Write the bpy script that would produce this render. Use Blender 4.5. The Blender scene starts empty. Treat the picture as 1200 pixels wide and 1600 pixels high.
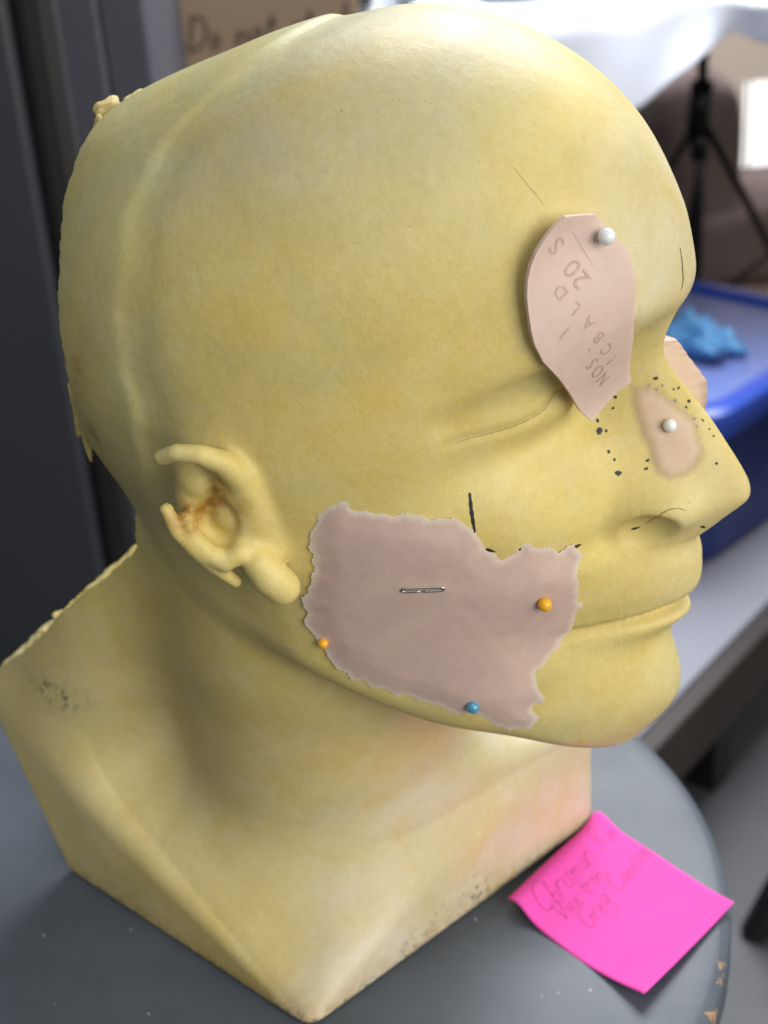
import bpy, bmesh, math, random, json
import numpy as np
from mathutils import Vector, Matrix
from mathutils.geometry import delaunay_2d_cdt
random.seed(7); rng = np.random.default_rng(7)
scene = bpy.context.scene
COL = scene.collection

# ---------------------------------------------------------------- camera
cam = bpy.data.cameras.new('camera'); cam_ob = bpy.data.objects.new('camera', cam); COL.objects.link(cam_ob)
cam_ob.matrix_world = Matrix(((-0.38808, -0.44463, 0.80728, 0.40467), (0.91925, -0.12388, 0.37367, 0.19102), (-0.06614, 0.88711, 0.45680, 0.18681), (0, 0, 0, 1)))
cam.sensor_fit = 'HORIZONTAL'; cam.sensor_width = 36; cam.lens = 72; cam.clip_start = 0.01; cam.clip_end = 50
cam.dof.use_dof = True; cam.dof.focus_distance = 0.415; cam.dof.aperture_fstop = 19.0
scene.camera = cam_ob

# ---------------------------------------------------------------- light: a roofed stand open to the day on the right, soft ambient all round
w = bpy.data.worlds.new('World'); scene.world = w; w.use_nodes = True
bg = w.node_tree.nodes['Background']; bg.inputs[0].default_value = (0.88, 0.93, 1.0, 1); bg.inputs[1].default_value = 0.22
def area(name, loc, target, size, energy, color, size_y=None):
    l = bpy.data.lights.new(name, 'AREA'); l.energy = energy; l.size = size; l.color = color
    if size_y: l.shape = 'RECTANGLE'; l.size_y = size_y
    o = bpy.data.objects.new(name, l); COL.objects.link(o); o.location = loc
    o.rotation_euler = (Vector(target) - Vector(loc)).to_track_quat('-Z', 'Y').to_euler(); return o
area('daylight_side', (1.10, 2.00, 0.80), (0, 0, -0.08), 1.6, 46, (1.0, 0.97, 0.92))
area('daylight_edge', (-0.50, 2.40, 0.55), (0, 0, -0.10), 1.4, 16, (1.0, 0.96, 0.90))
area('daylight_over', (0.9, 0.1, 2.2), (0, 0, -0.1), 1.6, 10, (0.95, 0.98, 1.0))
area('fill_rear', (-1.7, -0.2, 1.2), (-1.5, -0.3, -0.5), 1.4, 84, (0.93, 0.96, 1.0))  # added fill lamp that brightens the things behind
scene.view_settings.view_transform = 'Standard'; scene.view_settings.look = 'None'
scene.view_settings.exposure = 0.06; scene.view_settings.gamma = 1.0; scene.view_settings.use_curve_mapping = False

# ---------------------------------------------------------------- helpers
def mat(name, color, rough=0.6, metal=0.0, spec=0.5, **kw):
    m = bpy.data.materials.new(name); m.use_nodes = True; b = m.node_tree.nodes['Principled BSDF']
    b.inputs['Base Color'].default_value = (*color, 1); b.inputs['Roughness'].default_value = rough
    b.inputs['Metallic'].default_value = metal; b.inputs['Specular IOR Level'].default_value = spec
    for k, v in kw.items(): b.inputs[k.replace('_', ' ')].default_value = v
    return m
class NT:
    def __init__(s, m): s.t = m.node_tree; s.b = s.t.nodes['Principled BSDF']
    def n(s, typ, **kw):
        q = s.t.nodes.new(typ)
        for k, v in kw.items(): setattr(q, k, v)
        return q
    def l(s, a, b): s.t.links.new(a, b)
    def coord(s):
        return s.n('ShaderNodeTexCoord').outputs['Object']
    def noise(s, scale, detail=4, rough=0.55, vec=None, dist=0.0):
        q = s.n('ShaderNodeTexNoise'); q.inputs['Scale'].default_value = scale; q.inputs['Detail'].default_value = detail
        q.inputs['Roughness'].default_value = rough; q.inputs['Distortion'].default_value = dist
        s.l(vec if vec is not None else s.coord(), q.inputs['Vector']); return q.outputs['Fac']
    def ramp(s, fac, a, b, ca=(0,0,0,1), cb=(1,1,1,1)):
        q = s.n('ShaderNodeValToRGB'); q.color_ramp.elements[0].position = a; q.color_ramp.elements[1].position = b
        q.color_ramp.elements[0].color = ca; q.color_ramp.elements[1].color = cb; s.l(fac, q.inputs[0]); return q.outputs['Color']
    def mix(s, fac, a, b, blend='MIX'):
        q = s.n('ShaderNodeMix', data_type='RGBA', blend_type=blend)
        for sock, v in ((q.inputs[0], fac), (q.inputs[6], a), (q.inputs[7], b)):
            if hasattr(v, 'is_linked'): s.l(v, sock)
            elif isinstance(v, (int, float)): sock.default_value = v
            else: sock.default_value = (*v, 1)
        return q.outputs[2]
    def math(s, op, a, b=0.0):
        q = s.n('ShaderNodeMath', operation=op)
        for sock, v in ((q.inputs[0], a), (q.inputs[1], b)):
            if hasattr(v, 'is_linked'): s.l(v, sock)
            else: sock.default_value = v
        return q.outputs[0]
    def bump(s, height, strength, dist, prev=None):
        q = s.n('ShaderNodeBump'); q.inputs['Strength'].default_value = strength; q.inputs['Distance'].default_value = dist
        s.l(height, q.inputs['Height'])
        if prev is not None: s.l(prev, q.inputs['Normal'])
        return q.outputs['Normal']
def worn(name, color, rough=0.6, var=0.15, scale=20, bump=0.1, bdist=0.0005, bscale=200, spec=0.5, metal=0.0):
    m = mat(name, color, rough, metal, spec); t = NT(m)
    f = t.noise(scale, 5, 0.6)
    dark = tuple(c*(1-var) for c in color); lite = tuple(min(1, c*(1+var)) for c in color)
    t.l(t.mix(f, dark, lite), t.b.inputs['Base Color'])
    t.l(t.bump(t.noise(bscale, 3), bump, bdist), t.b.inputs['Normal'])
    r = t.n('ShaderNodeMapRange'); r.inputs['To Min'].default_value = max(0.05, rough-0.1); r.inputs['To Max'].default_value = min(1, rough+0.1)
    t.l(t.noise(scale*2.3, 4), r.inputs[0]); t.l(r.outputs[0], t.b.inputs['Roughness'])
    return m
def link(o, parent=None):
    COL.objects.link(o)
    if parent is not None: o.parent = parent
    return o
def mesh(name, V, F, m, parent=None, smooth=True, scale=1.0, sharp=0):
    me = bpy.data.meshes.new(name); me.from_pydata((np.asarray(V, float)*scale).tolist(), [], [list(map(int, f)) for f in F])
    me.polygons.foreach_set('use_smooth', [smooth]*len(me.polygons)); me.materials.append(m); me.update()
    if sharp: me.set_sharp_from_angle(angle=math.radians(sharp))
    return link(bpy.data.objects.new(name, me), parent)
def from_bm(name, bm, m, parent=None, smooth=False):
    me = bpy.data.meshes.new(name); bm.to_mesh(me); bm.free(); me.polygons.foreach_set('use_smooth', [smooth]*len(me.polygons)); me.materials.append(m)
    return link(bpy.data.objects.new(name, me), parent)
def empty(name, loc=(0, 0, 0)):
    o = bpy.data.objects.new(name, None); o.empty_display_size = 0.02; COL.objects.link(o); o.location = loc; return o
def tag(o, label=None, cat=None, group=None, kind=None):
    for k, v in (('label', label), ('category', cat), ('group', group), ('kind', kind)):
        if v: o[k] = v
    return o
def box_bm(lo, hi, bev=0.0, seg=2):
    bm = bmesh.new(); bmesh.ops.create_cube(bm, size=1.0)
    for v in bm.verts: v.co = Vector([lo[i] + (v.co[i] + 0.5)*(hi[i] - lo[i]) for i in range(3)])
    if bev: bmesh.ops.bevel(bm, geom=bm.edges[:], offset=bev, segments=seg, profile=0.5, affect='EDGES')
    return bm
def tube(pts, rad, n=10, cap=True):
    P = [Vector(p) for p in pts]; R = rad if isinstance(rad, (list, tuple)) else [rad]*len(P); V = []; F = []
    for i, p in enumerate(P):
        t = (P[min(i+1, len(P)-1)] - P[max(i-1, 0)]).normalized(); a = t.cross(Vector((0.31, 0.17, 0.93))).normalized(); b = t.cross(a)
        V += [p + R[i]*(math.cos(2*math.pi*k/n)*a + math.sin(2*math.pi*k/n)*b) for k in range(n)]
    for i in range(len(P)-1):
        for k in range(n): F.append((i*n+k, i*n+(k+1) % n, (i+1)*n+(k+1) % n, (i+1)*n+k))
    if cap: F.append(tuple(range(n))[::-1]); F.append(tuple((len(P)-1)*n+k for k in range(n)))
    return [tuple(v) for v in V], F
FW = Vector((-0.90752, -0.42001, 0)); RT = Vector((-0.42001, 0.90752, 0)); ORG = Vector((0.40467, 0.19102, 0)); YAW = math.atan2(RT.y, RT.x)
def W(a, b, z=0.0): return ORG + RT*a + FW*b + Vector((0, 0, z))   # a to the side, b away behind the stool (metres)
def place(o, a, b, z, turn=0.0): o.location = W(a, b, z); o.rotation_euler = (0, 0, YAW + turn); return o
FLOOR = -0.85; TOP = -0.2055
# ---------------------------------------------------------------- the cast head as a signed-distance field (millimetres)
def smin(a, b, k):
    h = np.clip(0.5 + 0.5*(b - a)/k, 0, 1)
    return b*(1 - h) + a*h - k*h*(1 - h)
def smax(a, b, k): return -smin(-a, -b, k)
def sstep(a, b, x):
    t = np.clip((x - a)/(b - a), 0, 1); return t*t*(3 - 2*t)
def g2(x, z, cx, cz, sx, sz, rot=0.0):
    dx, dz = x - cx, z - cz
    if rot:
        c, s = math.cos(rot), math.sin(rot); dx, dz = c*dx + s*dz, -s*dx + c*dz
    return np.exp(-0.5*((dx/sx)**2 + (dz/sz)**2))
def ell(x, y, z, c, r, p=2.0):
    q = (np.abs((x - c[0])/r[0])**p + np.abs((y - c[1])/r[1])**p + np.abs((z - c[2])/r[2])**p)**(1.0/p)
    return (q - 1)*min(r)
def cone(x, y, z, a, b, ra, rb):
    ax, ay, az = x - a[0], y - a[1], z - a[2]
    bx, by, bz = b[0]-a[0], b[1]-a[1], b[2]-a[2]
    t = np.clip((ax*bx + ay*by + az*bz)/(bx*bx + by*by + bz*bz), 0, 1)
    return np.sqrt((ax - t*bx)**2 + (ay - t*by)**2 + (az - t*bz)**2) - (ra + (rb - ra)*t)
def chain(x, y, z, pts, k=1.5):
    d = None
    for (a, b) in zip(pts[:-1], pts[1:]):
        e = cone(x, y, z, a[:3], b[:3], a[3], b[3])
        d = e if d is None else np.minimum(d, e)
    return d
def itp(z, tab):
    t = np.array(tab, float); o = np.argsort(t[:, 0]); return np.interp(z, t[o, 0], t[o, 1])
def smooth_tab(tab, n=3):                       # resample a table through a Catmull-Rom spline so sections blend
    t = np.array(sorted(tab), float); out = []
    for i in range(len(t) - 1):
        p0, p1, p2, p3 = t[max(i-1, 0)], t[i], t[i+1], t[min(i+2, len(t)-1)]
        for s in np.linspace(0, 1, 8, endpoint=False):
            m1 = (p2[1]-p0[1])/max(p2[0]-p0[0], 1e-6); m2 = (p3[1]-p1[1])/max(p3[0]-p1[0], 1e-6); w = p2[0]-p1[0]
            out.append((p1[0] + s*w, (2*s**3-3*s*s+1)*p1[1] + (s**3-2*s*s+s)*w*m1 + (-2*s**3+3*s*s)*p2[1] + (s**3-s*s)*w*m2))
    out.append(tuple(t[-1])); return out

FRONT = smooth_tab([(70,82),(50,89),(40,89.5),(30,84),(20,80),(10,80.5),(0,82.5),(-10,85),(-20,88),(-28,90),(-36,96.5),(-46,97.5),(-56,95.5),(-64,95),(-72,96),(-82,97),(-92,97),(-100,95.5),(-108,91),(-116,86),(-126,78)])
WIDTH = smooth_tab([(70,62),(50,66),(30,67.5),(10,69),(0,69),(-15,68.5),(-30,66.5),(-45,63.5),(-60,60.5),(-75,57.5),(-90,53),(-105,47),(-126,38)])
POWER = smooth_tab([(70,2.1),(40,1.85),(10,1.82),(-10,1.86),(-25,1.8),(-40,1.63),(-58,1.58),(-75,1.62),(-90,1.68),(-110,1.74),(-126,1.8)])
NOSE  = smooth_tab([(42,0),(36,1.0),(30,6.0),(25,10.0),(18,15.0),(11.8,19.6),(4.4,24.4),(-7,29.2),(-13,31.2),(-17,31.6),(-21,30.2),(-25,25.4),(-29,18.5),(-32,11.5),(-34.5,5),(-38,1),(-44,0)])
NOSEW = smooth_tab([(40,9),(28,9.5),(18,11.5),(8,14.5),(0,17),(-8,18.5),(-16,18.5),(-24,18),(-34,17),(-44,16)])
RIDGE = smooth_tab([(-40,-46),(-20,-40),(0,-37),(25,-36),(47,-36),(64,-36),(75,-35),(89,-28),(105,-14),(110,-7),(118,3)])
BX = np.array((0.9152, -0.4029)); BY = np.array((0.4029, 0.9152)); FRC = np.array((72.4, -4.6)); BASE_Z = -205.0

def polydist(x, z, pts):
    d = np.full(x.shape, 1e9)
    for (a, b) in zip(pts[:-1], pts[1:]):
        bx, bz = b[0]-a[0], b[1]-a[1]
        t = np.clip(((x-a[0])*bx + (z-a[1])*bz)/(bx*bx + bz*bz), 0, 1)
        d = np.minimum(d, np.hypot(x - a[0] - t*bx, z - a[1] - t*bz))
    return d
LID = [(24,24),(30,23),(35.5,21.0),(38.2,17.8),(41.5,16.1),(45.3,15.0),(50.8,14.7),(54.1,14.5),(58,13.8)]
FOLD = [(30,35),(40,31.5),(47,27.5),(54,23.5),(58,21)]
def face_relief(ax, z):
    # displacement of the front of the face along +y, in millimetres
    h = itp(z, NOSE); w = itp(z, NOSEW); t = np.clip(ax/w, 0, 1)
    up = np.exp(-0.5*(ax/(0.50*w + 0.6))**2)                                           # bony bridge: a soft wedge
    ball = np.exp(-0.5*(ax/10.4)**2)                                # tip
    low = sstep(2, -14, z)
    D = h*((1-low)*up + low*ball)
    D -= 2.2*g2(ax, z, 21.5, -22, 3.0, 8.0, 0.15)                  # groove beside the wing
    # brow, glabella, root
    D += 4.6*g2(ax, z, 0, 43, 12, 9) + 4.2*g2(ax, z, 20, 41, 13, 6.5, -0.12) + 8.6*g2(ax, z, 44, 37, 12, 5.5, -0.45) + 2.0*g2(ax, z, 0, 34, 22, 6)
    # eye socket and closed lid
    D -= 7.6*g2(ax, z, 36, 22.5, 16, 7.0, -0.25)
    D -= 6.5*g2(ax, z, 15.5, 17, 5.5, 11)
    D -= 10.0*np.exp(-0.5*(polydist(ax, z, FOLD)/3.4)**2)
    D += 9.6*g2(ax, z, 37, 18.0, 12.0, 5.0, -0.15)
    D -= 2.2*np.exp(-0.5*(polydist(ax, z, LID)/1.1)**2)
    D -= 2.6*g2(ax, z, 34, 5, 14, 4.0, -0.1)
    # cheek, fold, lips, chin
    D += 3.0*g2(ax, z, 44, -16, 14, 11)
    D -= 3.4*g2(ax, z, 28, -42, 5, 16, 0.45)
    D -= 1.6*g2(ax, z, 0, -40, 3.2, 7)
    D += 2.6*g2(ax, z, 0, -46.0, 24, 9.0) + 6.0*g2(ax, z, 0, -43, 14, 9.5) + 2.0*g2(ax, z, 0, -62, 15, 6)
    mz = -57.6 - 0.0016*ax*ax
    mouth = np.exp(-0.5*((z - mz)/1.25)**2)*sstep(36, 28, ax)
    D -= 4.2*mouth
    D += 2.4*np.exp(-0.5*((z - (mz+4.6))/3.8)**2)*sstep(28, 4, ax)
    D += 3.8*np.exp(-0.5*((z - (mz-4.2))/2.9)**2)*sstep(29, 8, ax)
    D -= 0.8*np.exp(-0.5*((z - (mz-13.0))/4.2)**2)*sstep(30, 6, ax)
    D -= 2.6*g2(ax, z, 30, -59, 4.5, 5.0)                           # corner of the mouth
    D += 2.6*g2(ax, z, 0, -90, 17, 9)
    return D

def head_field(x, y, z):
    ax = np.sqrt(x*x + 0.25)
    # cranium
    xs = ax + 3.0*np.exp(-0.5*(((y-56)/26)**2 + ((z-42)/26)**2))*sstep(10, 65, ax)   # hollow of the temple
    ph = np.where(y > 2, 1.76 + 0.2*sstep(35, 95, z), 2.15)
    qh = (np.abs(xs/75.5)**ph + np.abs((y - 2)/98.5)**ph + 1e-12)**(1/ph)
    sk = ((qh**2.35 + np.abs((z - 30)/(86.0 - 15.0*sstep(35, -70, y)))**2.35)**(1/2.35) - 1)*75.5
    sk = smax(sk, (y - 97)*0.5 + (37 - z)*0.866, 24)
    # face and jaw as lofted sections
    fr = itp(z, FRONT); w = itp(z, WIDTH); p = itp(z, POWER)
    D = face_relief(ax, z)
    yy = y - D*sstep(15, 66, y)
    l = np.where(yy > 0, fr, 80.0)
    q = (np.abs(ax/w)**p + np.abs(yy/l)**p + 1e-9)**(1/p)
    fc = (q - 1)*np.minimum(w, 62.0)
    fc = smax(fc, z - 62, 18)
    jaw = -(z + 117.5 - 0.585*(84 - y) - 4.5*np.exp(-0.5*((y - 60)/12)**2))
    fc = smax(fc, jaw*0.9, 11)
    d = smin(sk, fc, 14)
    m = (y > 78) & (z < 0) & (z > -48) & (ax < 34)
    if m.any():
        X, Y, Z, dm = ax[m], y[m], z[m], d[m]
        dm = smin(dm, ell(X, Y, Z, (11.0, 94.5, -21.0), (8.8, 12.5, 7.6)), 7.0)     # wing of the nose
        dm = smax(dm, -ell(X, Y, Z, (23.0, 98.5, -27.8), (9.4, 13.0, 9.6)), 1.0)    # scoop under the nostril arch
        d = d.copy(); d[m] = dm
    return d, sk
EAR_HELIX = [(87.5, -20.6, 14.8, 2.1), (88.0, -15.0, 17.2, 2.4), (86.2, -9.0, 16.5, 2.8), (82.8, -4.3, 13.0, 3.4), (79.2, -1.8, 7.3, 4.0), (75.8, -1.1, -1.2, 4.5), (73.2, -0.7, -9.0, 4.8), (70.5, 0.5, -17.2, 4.6)]
EAR_REAR = [(87.0, -21.6, -1.3, 1.9), (87.0, -19.3, -7.8, 2.1), (86.0, -15.4, -13.3, 2.1), (83.5, -11.5, -19.4, 2.0), (80.0, -6.9, -25.5, 1.9)]
EAR_ANTI = [(84.5, -17.5, -5.2, 2.4), (85.0, -15.9, -9.9, 2.7), (84.5, -12.2, -14.7, 2.9), (83.0, -7.5, -17.6, 3.0), (81.5, -3.6, -15.6, 2.6)]
EAR_LOBE = [(78.3, -1.7, -16.4, 3.3), (78.8, 0.9, -19.6, 4.6), (77.8, 3.4, -23.8, 5.4), (75.6, 5.4, -27.8, 5.2)]
def bust_field(x, y, z):
    head, sk = head_field(x, y, z)
    # back of the skull band (raised strip left by the mould)
    yr = itp(z, RIDGE) + 1.2*np.sin(z*0.11) + 0.7*np.sin(z*0.31 + 1)
    band = sstep(yr + 2.2, yr - 4.2, y)*sstep(-45, -25, z)*(0.75 + 0.35*np.sin(z*0.07 + 0.6))
    head = head - 1.1*band - 2.4*sstep(-30, -72, y)*sstep(62, 92, z) + 0.55*np.exp(-0.5*((y - yr - 6.0)/4.0)**2)*sstep(-45, -25, z)
    # ear: a bowl standing off the head
    near = (x > 60) & (y > -45) & (y < 22) & (z > -48) & (z < 30)
    d = head
    # neck
    tz = np.clip((z + 60)/-110.0, -0.4, 1.2)
    cx = -18.0*tz; cy = -21.0 - 14.0*tz
    nk = (np.sqrt(((x - cx)/53.0)**2 + ((y - cy)/52.0)**2) - 1)*52.0
    nk = smax(nk, z - 0.0, 20)
    nk = smin(nk, cone(x, y, z, (-2,-72,-50), (-14,-138,-155), 27, 42), 24)
    d = smin(d, nk, 10)
    # shoulders: a block turned 24 degrees to the head, its top sloping to the front
    u = (x - FRC[0])*BX[0] + (y - FRC[1])*BX[1]                    # 0 at the right side, negative to the left
    v = -((x - FRC[0])*BY[0] + (y - FRC[1])*BY[1])                 # distance back from the front edge
    s = np.clip(-u/150.0, 0, 1)
    hR = 2.0 + 0.40*v; hL = 46 + 0.30*v
    top = BASE_Z + hR*(1-s) + hL*s + 20*np.sin(np.pi*s) + 4*np.exp(-0.5*(((u+40)/26)**2 + ((v-100)/36)**2))
    blk = (z - top)*0.86
    body = smin(d, blk, 24)
    low = sstep(-118, -150, z)
    lim = smax(u - 0.082*v, -(u + 150.0), 4.0) - 30*sstep(-100, -80, z)
    lim = smax(lim, (v - 133.0 - 0.5*(z - BASE_Z))*0.9, 3.0)
    fl = -v*0.98 - 0.8*np.maximum(0, z + 160) - 110*sstep(-130, -117, z)
    kz = sstep(-202, -168, z)
    body = smax(smax(body, lim, 5.0 + 5*kz), fl, 5.0 + 14*kz*sstep(-148, -95, u))
    lw2 = sstep(-85, -110, z); d = smin(d, body, 6)*(1-lw2) + body*lw2
    d = smax(d, BASE_Z - z, 2.0)
    # rear cut
    cut = -72.0 + 5.0*np.exp(-0.5*((z - 40)/26)**2) - np.maximum(0, -50 - z)*1.12
    cut = cut + 1.0*np.sin(0.13*z + 0.09*x + 1.0) + 0.8*np.sin(0.29*z - 0.21*x)*np.sin(0.17*z + 2) + 0.5*np.sin(0.83*x - 0.71*z + 2)*np.sin(0.47*z + 0.3*x) + 0.35*np.sin(1.57*z + 1.1*x)*np.sin(0.61*z + 4)
    d = smax(d, (cut - y)*0.8, 0.8)
    # ear last
    if near.any():
        X, Y, Z, dn = x[near], y[near], z[near], d[near]
        dn = smin(dn, ell(X, Y, Z, (76.0, -13, -5), (7.0, 11.5, 18), 2.2), 5)
        dn = smin(dn, chain(X, Y, Z, EAR_HELIX), 3.6)
        dn = smin(dn, chain(X, Y, Z, EAR_LOBE), 3.4)
        dn = smax(dn, -ell(X, Y, Z, (84.5, -9.5, -6.5), (8.0, 7.2, 9.0)), 1.4)       # concha
        dn = smax(dn, -ell(X, Y, Z, (87.0, -14.0, 5.0), (8.0, 7.0, 8.0)), 1.4)       # upper hollow
        dn = smin(dn, ell(X, Y, Z, (77.5, -16.0, 4.0), (5.0, 6.2, 6.0)), 0.8)        # filled fold
        dn = smin(dn, ell(X, Y, Z, (75.0, -9.0, -6.0), (4.6, 6.0, 6.5)), 0.8)
        dn = smin(dn, chain(X, Y, Z, EAR_ANTI), 2.0)
        dn = smin(dn, chain(X, Y, Z, EAR_REAR), 1.5)
        d = d.copy(); d[near] = dn
    return d

def surface_nets(F, org, h):
    # one vertex per cell that the surface crosses, one quad per crossed grid edge
    s = F < 0; nx, ny, nz = F.shape
    c = s[:-1,:-1,:-1].astype(np.int8)
    cnt = np.zeros((nx-1, ny-1, nz-1), np.int8)
    for i in (0,1):
        for j in (0,1):
            for k in (0,1): cnt += s[i:nx-1+i, j:ny-1+j, k:nz-1+k]
    act = (cnt > 0) & (cnt < 8)
    idx = -np.ones(act.shape, np.int64); I = np.argwhere(act); idx[act] = np.arange(len(I))
    P = np.zeros((len(I), 3)); N = np.zeros(len(I))
    corners = [(i,j,k) for i in (0,1) for j in (0,1) for k in (0,1)]
    for a in corners:
        for ax in range(3):
            if a[ax]: continue
            b = list(a); b[ax] = 1
            fa = F[I[:,0]+a[0], I[:,1]+a[1], I[:,2]+a[2]]; fb = F[I[:,0]+b[0], I[:,1]+b[1], I[:,2]+b[2]]
            m = (fa < 0) != (fb < 0); t = np.where(m, fa/np.where(m, fa - fb, 1), 0)
            q = I + np.array(a); q = q.astype(float); q[:, ax] += t
            P[m] += q[m]; N[m] += 1
    P = P/N[:, None]*h + org
    Q = []
    for ax in range(3):
        o = [i for i in range(3) if i != ax]
        sl0 = [slice(None)]*3; sl1 = [slice(None)]*3; sl0[ax] = slice(0, -1); sl1[ax] = slice(1, None)
        E = np.argwhere(s[tuple(sl0)] != s[tuple(sl1)])
        E = E[(E[:, o[0]] > 0) & (E[:, o[1]] > 0) & (E[:, o[0]] < F.shape[o[0]]-1) & (E[:, o[1]] < F.shape[o[1]]-1)]
        inside = s[E[:,0], E[:,1], E[:,2]]
        def at(d0, d1):
            e = E.copy(); e[:, o[0]] += d0; e[:, o[1]] += d1; return idx[e[:,0], e[:,1], e[:,2]]
        q = np.stack([at(-1,-1), at(0,-1), at(0,0), at(-1,0)], 1)
        flip = inside if ax != 1 else ~inside
        q[~flip] = q[~flip][:, ::-1]
        Q.append(q)
    return P, np.concatenate(Q)
def split_quads(P, Q):
    n = len(P); E = np.sort(np.concatenate([Q[:, [i, (i+1) % 4]] for i in range(4)]), 1)
    U, inv = np.unique(E[:,0]*n + E[:,1], return_inverse=True)
    M = (P[U//n] + P[U % n])/2; e = (inv.reshape(4, -1).T) + n
    c = P[Q].mean(1); ci = np.arange(len(Q)) + n + len(M)
    out = np.concatenate([np.stack([Q[:, i], e[:, i], ci, e[:, i-1]], 1) for i in range(4)])
    return np.concatenate([P, M, c]), out
def field_grad(f, P, e=0.35):
    x, y, z = P.T
    d = f(x, y, z)
    return d, np.stack([f(x+e, y, z) - f(x-e, y, z), f(x, y+e, z) - f(x, y-e, z), f(x, y, z+e) - f(x, y, z-e)], 1)/(2*e)
def project(f, P, n=3, lim=1.2):
    for _ in range(n):
        d, G = field_grad(f, P)
        s = d/np.maximum((G*G).sum(1), 0.15)
        P = P - np.clip(s, -lim, lim)[:, None]*G
    return P

CHEEK = [[71.9, 16.8, -5.5], [71.5, 19.9, -3.3], [71.2, 22.8, -0.5], [70.1, 24.9, -1.3], [69.1, 25.8, -3.7], [66.9, 30.1, -4.6], [64.1, 34.9, -6.5], [61.8, 39.2, -7.4], [59.9, 43.0, -7.5], [58.0, 46.7, -8.5], [56.1, 50.5, -9.5], [54.9, 53.0, -11.8], [53.5, 55.7, -14.9], [52.8, 56.9, -17.5], [51.8, 58.3, -20.3], [50.1, 60.3, -22.5], [48.8, 61.6, -24.5], [47.1, 64.1, -24.1], [46.0, 66.1, -22.6], [45.8, 66.8, -20.8], [44.0, 68.8, -21.1], [41.9, 70.7, -23.0], [38.3, 74.1, -24.2], [33.9, 77.7, -25.4], [31.9, 79.0, -28.1], [32.1, 79.7, -32.1], [32.7, 79.1, -37.8], [31.2, 78.2, -44.0], [29.7, 78.9, -47.3], [30.0, 77.0, -51.0], [28.5, 74.9, -57.2], [29.9, 72.5, -60.8], [32.3, 71.6, -64.0], [34.5, 69.5, -66.7], [35.9, 67.9, -68.8], [36.9, 66.9, -73.0], [35.9, 68.5, -76.1], [36.1, 68.1, -79.8], [37.1, 66.4, -80.4], [36.6, 66.5, -85.9], [36.5, 65.2, -90.0], [38.5, 61.8, -88.9], [40.2, 58.2, -88.7], [41.7, 55.5, -87.6], [43.4, 53.3, -84.1], [45.3, 49.6, -81.7], [46.8, 45.9, -82.0], [48.3, 42.4, -80.7], [49.7, 39.8, -78.5], [51.6, 35.6, -76.1], [53.5, 30.7, -74.0], [54.1, 28.4, -74.7], [55.6, 25.0, -71.7], [56.7, 21.5, -70.2], [58.0, 18.0, -67.8], [58.7, 15.4, -67.0], [59.6, 13.2, -63.8], [61.3, 10.3, -57.7], [62.3, 8.5, -54.3], [63.4, 7.0, -49.9], [65.1, 6.0, -42.4], [65.9, 5.9, -39.0], [66.8, 8.5, -33.8], [67.9, 11.0, -26.0], [69.1, 12.6, -19.3], [70.9, 13.8, -11.6], [71.4, 15.1, -8.8]]
FOREHEAD = [[41.0, 73.1, 75.2], [37.6, 76.9, 74.3], [34.2, 80.4, 73.4], [33.3, 82.1, 71.6], [31.7, 85.4, 67.3], [30.2, 87.6, 64.6], [28.9, 89.6, 61.9], [28.6, 90.7, 59.1], [28.5, 91.6, 56.4], [28.3, 92.4, 53.7], [28.6, 93.0, 49.5], [29.4, 93.2, 45.8], [28.5, 92.8, 41.4], [25.2, 91.7, 35.6], [23.4, 91.0, 31.1], [21.2, 90.3, 26.0], [19.8, 89.9, 22.9], [18.3, 89.9, 20.1], [19.3, 88.4, 19.3], [20.9, 86.4, 18.7], [22.1, 84.3, 17.2], [24.1, 80.7, 14.6], [26.0, 77.3, 12.3], [31.1, 76.2, 17.1], [35.5, 74.4, 23.4], [42.2, 73.4, 30.7], [50.1, 73.3, 37.8], [51.1, 71.5, 41.6], [51.5, 70.7, 43.3], [51.8, 69.7, 46.8], [51.9, 69.0, 51.9], [51.7, 68.3, 56.4], [51.0, 68.0, 60.7], [49.9, 68.1, 64.2], [48.3, 68.6, 67.5], [46.3, 69.7, 70.3], [43.9, 71.1, 73.0]]
NOSEP = [[7.8, 87.0, 15.7], [6.3, 90.8, 14.8], [5.1, 93.3, 15.0], [4.1, 96.8, 13.0], [3.8, 99.5, 10.2], [3.1, 103.1, 7.3], [3.1, 105.9, 4.1], [3.7, 107.5, 1.0], [4.7, 108.8, -2.4], [5.7, 109.8, -5.9], [7.4, 108.6, -8.3], [9.0, 107.2, -10.3], [10.9, 105.4, -11.7], [13.2, 103.1, -12.6], [14.7, 100.3, -12.3], [14.9, 97.5, -10.8], [14.3, 95.4, -8.3], [14.0, 93.9, -6.0], [13.0, 92.7, -2.6], [12.5, 90.7, 0.5], [11.5, 89.0, 3.8], [10.5, 87.5, 7.2], [9.7, 86.6, 10.3], [8.6, 86.8, 13.3]]
DOTS = [[4.4, 94.0, 15.6, 0.77], [2.1, 100.0, 12.3, 0.48], [3.1, 98.9, 12.2, 0.38], [2.2, 103.1, 8.5, 0.53], [3.5, 102.7, 7.2, 0.43], [2.5, 107.2, 3.2, 0.43], [2.5, 109.3, 0.6, 0.34], [2.6, 110.6, -1.4, 0.34], [5.3, 112.2, -8.7, 0.48], [13.8, 94.2, -6.0, 0.67], [14.8, 94.2, -8.1, 0.58], [10.5, 83.8, 11.3, 0.53], [11.7, 83.5, 8.4, 0.43], [15.3, 79.9, 5.6, 0.58], [16.7, 80.8, 3.0, 0.96], [15.6, 82.6, 2.8, 0.43], [18.5, 84.1, -2.4, 0.58], [18.5, 85.8, -4.6, 0.48], [19.2, 87.1, -8.4, 0.96]]
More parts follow.
